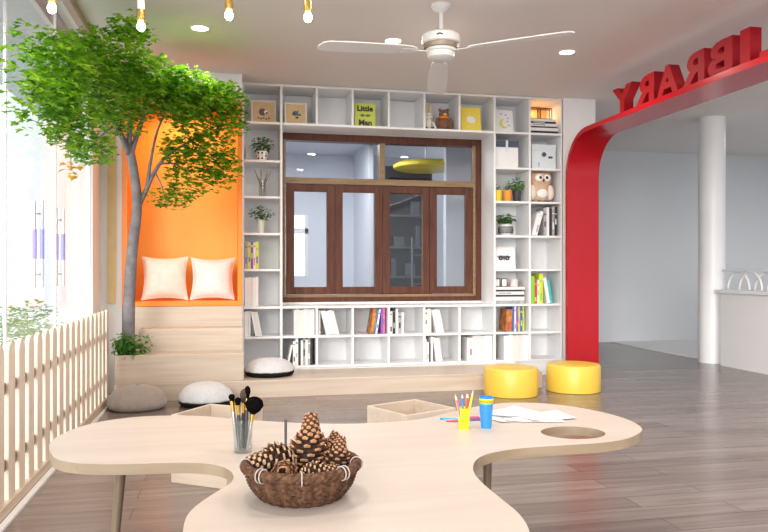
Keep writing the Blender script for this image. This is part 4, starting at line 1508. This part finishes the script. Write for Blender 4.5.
for lx, ly, dx, dy in ((-0.338, 2.52, -0.035, -0.03), (0.935, 2.58, 0.0, 0.02), (0.30, 1.50, 0, -0.05)):
    MB().tube([(lx - tox, ly - toy, TZ - 0.033), (lx + dx - tox, ly + dy - toy, 0.0)], [0.017, 0.011], 16).build('leg', LEGWOOD, table, smooth='auto')


# ------------------------------------------------------------------ on the table: basket and cones
bsk = thing('wicker_basket', (0.190, 1.960, TZ), 'round brown wicker basket full of pine cones on the table', 'basket')
RB, RR, HB = 0.098, 0.145, 0.082
mb = MB()
nt_, nr = 120, 22
vs, fs = [], []
for j in range(nr + 1):
    t = j / nr
    rr = RB + (RR - RB) * math.sin(t * math.pi / 2) ** 0.8
    zz = HB * (t ** 1.15)
    for k in range(nt_):
        a = 2 * math.pi * k / nt_
        w_ = 0.0022 * (1 if ((k // 3) + j) % 2 else -1) + (0.0022 if j % 2 else -0.0022)
        vs.append(((rr + w_) * math.cos(a), (rr + w_) * math.sin(a), zz))
for j in range(nr):
    for k in range(nt_):
        k2 = (k + 1) % nt_
        fs.append((j * nt_ + k, j * nt_ + k2, (j + 1) * nt_ + k2, (j + 1) * nt_ + k))
fs.append(tuple(reversed(range(nt_))))
mb.add(vs, fs)
vs2 = [(x * 0.95, y * 0.95, max(z_, 0.006)) for x, y, z_ in vs]
fs2 = [tuple(reversed(f)) for f in fs]
mb.add(vs2, fs2)
mb.build('woven_body', WICKER, bsk, smooth=True)
rim = MB()
for q in range(3):
    pts = [((RR + 0.001 + 0.006 * math.cos(a * 14 + q * 2.1)) * math.cos(a), (RR + 0.001 + 0.006 * math.cos(a * 14 + q * 2.1)) * math.sin(a), HB + 0.004 + 0.006 * math.sin(a * 14 + q * 2.1)) for a in [2 * math.pi * k / 140 for k in range(141)]]
    rim.tube(pts, 0.0085, 8)
rim.build('rolled_rim', WICKER, bsk, smooth=True)
for a in (-95, -50, -138, -10, 30, 80, 130, 175):
    tm = MB()
    for dq in ((-2, 2.5) if a in (-50, -138) else (0,)):
        aa = R(a + dq)
        c0 = Vector((math.cos(aa), math.sin(aa), 0))
        pts = [tuple(c0 * (RR + 0.001 + 0.0165 * math.cos(b)) + Vector((0, 0, HB + 0.004 + 0.0175 * math.sin(b)))) for b in [2 * math.pi * k / 14 for k in range(15)]]
        tm.tube(pts, 0.0016, 6)
    tm.build('tie', TIE, bsk, smooth=True)

GA = math.pi * (3 - math.sqrt(5))


def pine_cone(loc, axis, L, Rm, nsc, label, tip_m, seed=0, openness=1.0, spin=0.0):
    root = thing('pine_cone', loc, label, 'pine cone', 'pine cones in the wicker basket')
    root.rotation_euler = Vector(axis).to_track_quat('Z', 'Y').to_euler()
    rg = random.Random(seed)
    core = MB().lathe([(0.0001, 0), (Rm * .42, L * .08), (Rm * .52, L * .35), (Rm * .36, L * .7), (0.0001, L * .97)], 16)
    core.build('core', CONE_CORE, root, smooth=True)
    mb = MB()
    for i in range(nsc):
        t = (i + 0.5) / nsc
        a = i * GA + spin
        env = Rm * (math.sin(min(1, (0.10 + t * 0.95)) * math.pi) ** 0.62 if t < 0.42 else (1 - ((t - .42) / .62) ** 1.05))
        env = max(env, Rm * 0.12)
        zb = L * (0.06 + 0.84 * t)
        el = R(-18 + 98 * t ** 1.3) * openness
        sl = env - Rm * 0.20
        sl = max(sl, Rm * 0.42)
        w_ = Rm * 0.25 * (1 - 0.62 * t)
        u = Vector((math.cos(a), math.sin(a), 0))
        s_ = Vector((-math.sin(a), math.cos(a), 0))
        d = u * math.cos(el) + Vector((0, 0, 1)) * math.sin(el)
        nrm = s_.cross(d) * -1
        b = u * Rm * 0.16 + Vector((0, 0, zb))
        th = Rm * 0.055
        rows = [(0.0, 0.35), (0.55, 0.75), (0.82, 0.98), (0.93, 0.85), (1.05, 0.15)]
        vv = []
        for k, (f, ww) in enumerate(rows):
            lift = nrm * (Rm * 0.14 * f * f)
            tt = th * (1.0 if k < 2 else (1.9 if k < 4 else 1.0))
            for sx_ in (-1, 1):
                vv.append(b + d * sl * f + s_ * (sx_ * w_ * ww) + lift)
            for sx_ in (1, -1):
                vv.append(b + d * sl * f + s_ * (sx_ * w_ * ww * .8) + lift - nrm * tt)
        ff = []
        mi = []
        for k in range(len(rows) - 1):
            o_ = k * 4
            for q in range(4):
                q2 = (q + 1) % 4
                ff.append((o_ + q, o_ + q2, o_ + 4 + q2, o_ + 4 + q))
        e_ = (len(rows) - 1) * 4
        base_i = len(mb.f)
        mb.add(vv, ff + [(e_, e_ + 1, e_ + 2, e_ + 3)])
        for q in range(base_i, len(mb.f)):
            mb.m[q] = 1 if (q - base_i) >= 12 else 0
    mb.build('scales', [CONE_SCALE, tip_m], root)
    return root


bzz = TZ + 0.02
pine_cone((0.215, 2.015, TZ + 0.044), (0.05, 0.05, 1), 0.155, 0.062, 110, 'tall upright pine cone in the middle of the basket', CONE_TIP2, 1, 0.9)
pine_cone((0.175, 2.015, TZ + 0.083), (-0.85, -0.30, 0.02), 0.125, 0.058, 90, 'wide pine cone lying at the left side of the basket', CONE_TIP, 2, 0.6)
pine_cone((0.148, 1.945, TZ + 0.060), (-0.15, -0.85, 0.35), 0.085, 0.038, 90, 'smaller pine cone pointing forward at the front left', CONE_TIP2, 3, 0.8)
pine_cone((0.178, 1.905, TZ + 0.066), (0.95, -0.10, 0.16), 0.105, 0.036, 95, 'pale pine cone lying along the front of the basket rim', CONE_TIP, 4, 0.7)
pine_cone((0.285, 1.975, TZ + 0.045), (0.15, 0.10, 1), 0.100, 0.042, 90, 'short upright pine cone at the right of the basket', CONE_TIP2, 5, 0.9)
pine_cone((0.270, 2.050, TZ + 0.050), (0.3, 0.35, 0.9), 0.095, 0.040, 80, 'pine cone at the back right of the basket', CONE_TIP2, 6, 0.9)

# brush tumbler
bx0, by0 = 0.048, 2.475
tmb = thing('brush_tumbler', (bx0, by0, TZ), 'clear glass tumbler holding make-up brushes, left of the basket', 'tumbler')
MB().lathe([(0.028, 0), (0.030, 0.004), (0.032, 0.108), (0.0295, 0.108), (0.0275, 0.010), (0.0001, 0.008)], 32).build('glass_body', TUMBLER, tmb, smooth='auto')
BR = [(-0.018, -0.004, -6, 3, .16, 'silver-handled brush, leftmost in the tumbler', METAL, BRISTLE, .009, .022),
      (-0.008, -0.012, -3, -3, .150, 'narrow black brush, second from left in the tumbler', DARK, BRISTLE, .009, .024),
      (0.000, 0.010, 1, 0, .150, 'brown flat brush standing near the middle of the tumbler', DARK, BRISTLEB, .013, .045),
      (0.008, -0.004, 2, 4, .165, 'tall slim black brush behind the large round one', DARK, BRISTLE, .008, .040),
      (0.013, -0.010, 9, -2, .118, 'large fluffy round black brush, rightmost in the tumbler', METAL, BRISTLE, .031, .056)]
for dx, dy, rx, ry, hl, lb, hm, bm, br_, bl in BR:
    br_ = max(br_, 0.011)
    o = thing('makeup_brush', (bx0 + dx, by0 + dy, TZ + 0.010), lb, 'brush', 'brushes in the tumbler', (R(-ry), R(rx), 0))
    MB().tube([(0, 0, 0), (0, 0, hl * .55), (0, 0, hl * 0.78)], [0.004, 0.007, 0.006], 12).build('handle', hm, o, smooth='auto')
    MB().tube([(0, 0, hl * .78), (0, 0, hl)], [0.0064, 0.0080], 12).build('ferrule', GOLD, o, smooth='auto')
    zc = hl
    MB().lathe([(0.006, zc - .002), (br_ * .75, zc + bl * .25), (br_, zc + bl * .55), (br_ * .8, zc + bl * .85), (br_ * .35, zc + bl * 1.0), (0.0001, zc + bl * 1.03)], 20).build('bristles', bm, o, smooth=True)
tag(MB().tube([(0, 0, 0), (0, 0, .085), (0, 0, .09)], [0.0045, 0.0045, 0.003], 12).build('pen', DARK, loc=(0.192, 2.53, TZ), smooth='auto'), 'slim grey pen standing upright just behind the pine cones', 'pen')

# pencil cup
cup = thing('pencil_cup', (0.870, 2.662, TZ), 'yellow plastic cup holding colour pencils', 'cup')
MB().lathe([(0.019, 0), (0.0195, 0.003), (0.0245, 0.078), (0.0260, 0.080), (0.0225, 0.080), (0.0180, 0.006), (0.0001, 0.005)], 28).build('body', YELLOW_PL, cup, smooth='auto')


def pencil(loc, rot, color, word, where, L=0.13, group='colour pencils in the yellow cup'):
    o = thing('colour_pencil', loc, f'{word} colour pencil {where}', 'pencil', group, rot)
    MB().tube([(0, 0, 0), (0, 0, L * .86)], 0.0036, 6).build('barrel', color, o)
    MB().tube([(0, 0, L * .86), (0, 0, L * 0.96)], [0.0036, 0.0012], 8).build('sharpened_wood', CREAMW, o)
    MB().tube([(0, 0, L * .96), (0, 0, L)], [0.0013, 0.0003], 6).build('tip', color, o)
    return o


for dx, dy, rx, ry, m_, word in ((-.011, .0, -10, 3, GREEN_PL, 'green'), (-.007, -.008, -14, -3, PINKB, 'pink'), (-.003, -.004, -2, 2, BLUE_PL, 'blue'), (.001, .006, -4, -4, BLUEB, 'dark blue'),
                                 (.004, -.006, 5, 2, RED_PL, 'red'), (.009, .004, 11, -2, YELLOW_PL, 'yellow'), (.008, -.005, 2, 4, ORANGE_PL, 'orange')):
    pencil((0.870 + dx, 2.662 + dy, TZ + .007), (R(-ry), R(rx), 0), m_, word, 'standing in the yellow cup', 0.128 + (0.014 if word == 'yellow' else 0))
lay = [(0.83, 2.845, 70, BLUE_PL, 'blue'), (0.835, 2.820, 76, TURQ, 'turquoise'), (0.84, 2.795, 80, RED_PL, 'red'), (0.92, 2.845, 96, PINKB, 'pink'), (0.925, 2.80, 84, BLUEB, 'dark blue'), (0.93, 2.825, 90, REDB, 'crimson')]
for i, (x, y, a, m_, word) in enumerate(lay):
    pencil((x, y, TZ + 0.004), (R(90), 0, R(a)), m_, word, 'lying on the table behind the yellow cup', 0.088, 'colour pencils lying behind the cup')

# stacked cups
zc = TZ
for i, (m_, word, pos, h_) in enumerate(((BLUE_PL, 'blue', 'outermost and lowest of the stack', 0.092), (GREEN_PL, 'green', 'second from below in the stack', .092), (ORANGE_PL, 'orange-red', 'third from below in the stack', 0.092),
                                         (YELLOW_PL, 'yellow', 'fourth from below in the stack', 0.092), (BLUE_PL, 'blue', 'topmost of the stack', 0.092))):
    o = MB().lathe([(0.0195, 0), (0.0200, 0.003), (0.0262, h_ - .004), (0.0275, h_ - .003), (0.0275, h_), (0.0250, h_), (0.0185, 0.0062), (0.0001, 0.006)], 32).build('stacking_cup', m_, loc=(0.958, 2.662, zc), smooth='auto')
    tag(o, f'{word} plastic cup, {pos} beside the pencil cup', 'cup', 'stacked plastic cups')
    zc += 0.0068

# papers
PS = [(1.14, 2.83, 12, .23, .16), (1.20, 2.79, -16, .23, .16), (1.26, 2.80, 8, .20, .15), (1.15, 2.90, 28, .20, .14)]
WHP = ['lowest of the loose sheets', 'second of the loose sheets, turned clockwise', 'third of the loose sheets, reaching furthest right', 'topmost of the loose sheets, smaller']
for i, (x, y, a, w_, d_) in enumerate(PS):
    n_ = 10
    mb = MB()
    vs, fs = [], []
    z0_ = 0.0006 + i * 0.0022
    for sd in (0, 1):
        for p in range(n_ + 1):
            for q in range(n_ + 1):
                u, v = p / n_ - .5, q / n_ - .5
                vs.append((u * w_, v * d_, z0_ + 0.0004 * (1 - sd) + 0.010 * max(0, abs(u + v * .4) - .46) ** 1.2 * 3))
    N = (n_ + 1) ** 2
    for sd in (0, 1):
        for p in range(n_):
            for q in range(n_):
                k = sd * N + p * (n_ + 1) + q
                f = (k, k + n_ + 1, k + n_ + 2, k + 1)
                fs.append(f if sd == 0 else tuple(reversed(f)))
    mb.add(vs, fs)
    sheet = mb.build('paper_sheet', PAPER, loc=(x, y, TZ), rot=(0, 0, R(a)))
    sk = MB()
    rg = random.Random(40 + i)
    for q in range(5):
        x0_, y0_ = rg.uniform(-.08, .08), rg.uniform(-.06, .06)
        sk.tube([(x0_ + .03 * math.cos(t * 1.1 + q), y0_ + .02 * math.sin(t * 1.3), z0_ + .0010) for t in range(7)], 0.0004, 4)
    sk.build('pencil_lines', SKETCH, sheet)
    tag(sheet, f'white drawing sheet, {WHP[i]} by the cut-out', 'paper', 'loose drawing sheets on the table')

# ------------------------------------------------------------------ ceiling lights
DL = []
for yy in (5.67, 3.85, 2.0):
    for xx in (-0.204, 1.27, 2.744):
        DL.append((xx, yy))
for i, (xx, yy) in enumerate(DL):
    o = thing('downlight', (xx, yy, CEIL_Z), 'recessed round ceiling light', 'ceiling light', 'round ceiling downlights')
    o['label'] = {0: 'round ceiling downlight just above the tree', 1: 'round ceiling downlight just left of the ceiling fan', 2: 'round ceiling downlight right of the ceiling fan, nearest the red letters'}.get(
        i, 'round ceiling downlight of the ' + ('middle' if i < 6 else 'nearest') + ' row, ' + ('left', 'centre', 'right')[i % 3] + ' one of three')
    MB().lathe([(0.062, -0.0045), (0.075, -0.004), (0.078, 0.0), (0.062, 0.0)], 32, closed=True).build('trim_ring', WHITE, o, smooth='auto')
    MB().lathe([(0.061, -0.003), (0.0001, -0.0035)], 32).build('diffuser', LAMP_E, o)
    area_lamp('downlight_beam', (0, 0, -0.012), 0.11, 5.0 if i == 0 else 13.0, (1.0, 0.90, 0.80), parent=o)

for i, (xx, yy) in enumerate(((4.6, 4.3), (4.6, 2.3), (7.2, 8.2), (7.2, 5.6))):  # added out-of-view lamps that brighten the lobby half wall and column
    o = thing('downlight', (xx, yy, CEIL_Z), 'added unseen lobby fill light, ' + ('farther one before the half wall', 'nearer one before the half wall', 'farther one over the stair landing', 'nearer one over the stair landing')[i], 'ceiling light', 'added lobby fill lights')
    MB().lathe([(0.062, -0.0045), (0.075, -0.004), (0.078, 0.0), (0.062, 0.0)], 32, closed=True).build('trim_ring', WHITE, o, smooth='auto')
    MB().lathe([(0.061, -0.003), (0.0001, -0.0035)], 32).build('diffuser', LAMP_E, o)
    area_lamp('lobby_fill', (0, 0, -0.012), 0.11, 11.0 if i < 2 else 6.0, (0.90, 0.95, 1.0), parent=o)

PN = [(-0.889, 4.085, 'above the glass door, leftmost pendant'), (-0.472, 4.285, 'second pendant from left, above the tree'), (0.005, 4.004, 'third pendant from left'), (0.418, 3.948, 'rightmost pendant, nearest the fan')]
for x, y, wh in PN:
    o = thing('pendant_lamp', (x, y, CEIL_Z), f'white tube pendant lamp with glowing bulb, {wh}', 'pendant lamp', 'pendant lamps in a row')
    MB().lathe([(0.045, -0.015), (0.045, 0.0)], 24).build('ceiling_rose', WHITE, o, smooth='auto')
    MB().tube([(0, 0, -0.015), (0, 0, -0.36)], 0.019, 16).build('tube_body', WHITE, o, smooth='auto')
    MB().lathe([(0.010, -0.43), (0.021, -0.425), (0.023, -0.39), (0.021, -0.36), (0.012, -0.355)], 20).build('socket', GOLD, o, smooth='auto')
    MB().ball((0, 0, -0.452), (0.022, 0.022, 0.026)).build('bulb', BULB_E, o, smooth=True)

# ------------------------------------------------------------------ ceiling fan
fan = thing('ceiling_fan', (1.418, 4.839, CEIL_Z), 'white three-bladed ceiling fan hanging in the middle of the room', 'ceiling fan')
MB().lathe([(0.068, 0.0), (0.068, -0.012), (0.050, -0.035), (0.022, -0.05), (0.018, -0.055)], 28).build('canopy', FAN_WHITE, fan, smooth='auto')
MB().tube([(0, 0, -0.05), (0, 0, -0.20)], 0.014, 16).build('downrod', FAN_WHITE, fan, smooth='auto')
MB().lathe([(0.022, -0.185), (0.105, -0.195), (0.128, -0.212), (0.130, -0.262), (0.120, -0.27)], 40).build('motor_housing', FAN_WHITE, fan, smooth='auto')
MB().lathe([(0.120, -0.268), (0.124, -0.276), (0.118, -0.300), (0.10, -0.303)], 40).build('vent_ring', FAN_MESH, fan, smooth='auto')
MB().lathe([(0.10, -0.300), (0.104, -0.304), (0.100, -0.318), (0.086, -0.325), (0.094, -0.33), (0.09, -0.360), (0.070, -0.374), (0.0001, -0.378)], 40).build('lower_cap', FAN_WHITE, fan, smooth='auto')
emb = MB()
for k, s_ in enumerate((0.012, 0.018, 0.012)):
    emb.ball((-0.02 + k * 0.014, -0.1305, -0.236 + 0.004 * (k % 2)), (s_ * .6, 0.002, 0.005))
emb.build('emblem', INK, fan, rot=(0, 0, -math.atan(156 / 739) + R(-5)))
yaw = -math.atan(156 / 739)
for deg, droop in ((-26, 0.0), (207, R(5.5)), (88, R(5.0))):
    a = R(deg) + yaw
    poly = []
    stt = [(0.20, 0.030), (0.24, 0.052), (0.32, 0.062), (0.5, 0.070), (0.7, 0.074), (0.84, 0.070), (0.885, 0.050), (0.90, 0.0)]
    poly = [(x, -w_) for x, w_ in stt] + [(x, w_) for x, w_ in reversed(stt[:-1])]
    base = Matrix.Rotation(a, 4, 'Z') @ Matrix.Translation((0, 0, -0.312)) @ Matrix.Rotation(droop, 4, 'Y')
    b = MB().prism(poly, -0.004, 0.004, 0, base @ Matrix.Rotation(R(9), 4, 'X')).build('blade', FAN_WHITE, fan, bevel=0.002)
    k = MB()
    k.box(0.09, 0.22, -0.012, 0.012, -0.010, -0.004, 0, base)
    k.box(0.20, 0.32, -0.030, 0.030, -0.010, -0.005, 0, base @ Matrix.Rotation(R(9), 4, 'X'))
    k.build('blade_bracket', FAN_WHITE, b, bevel=0.002)
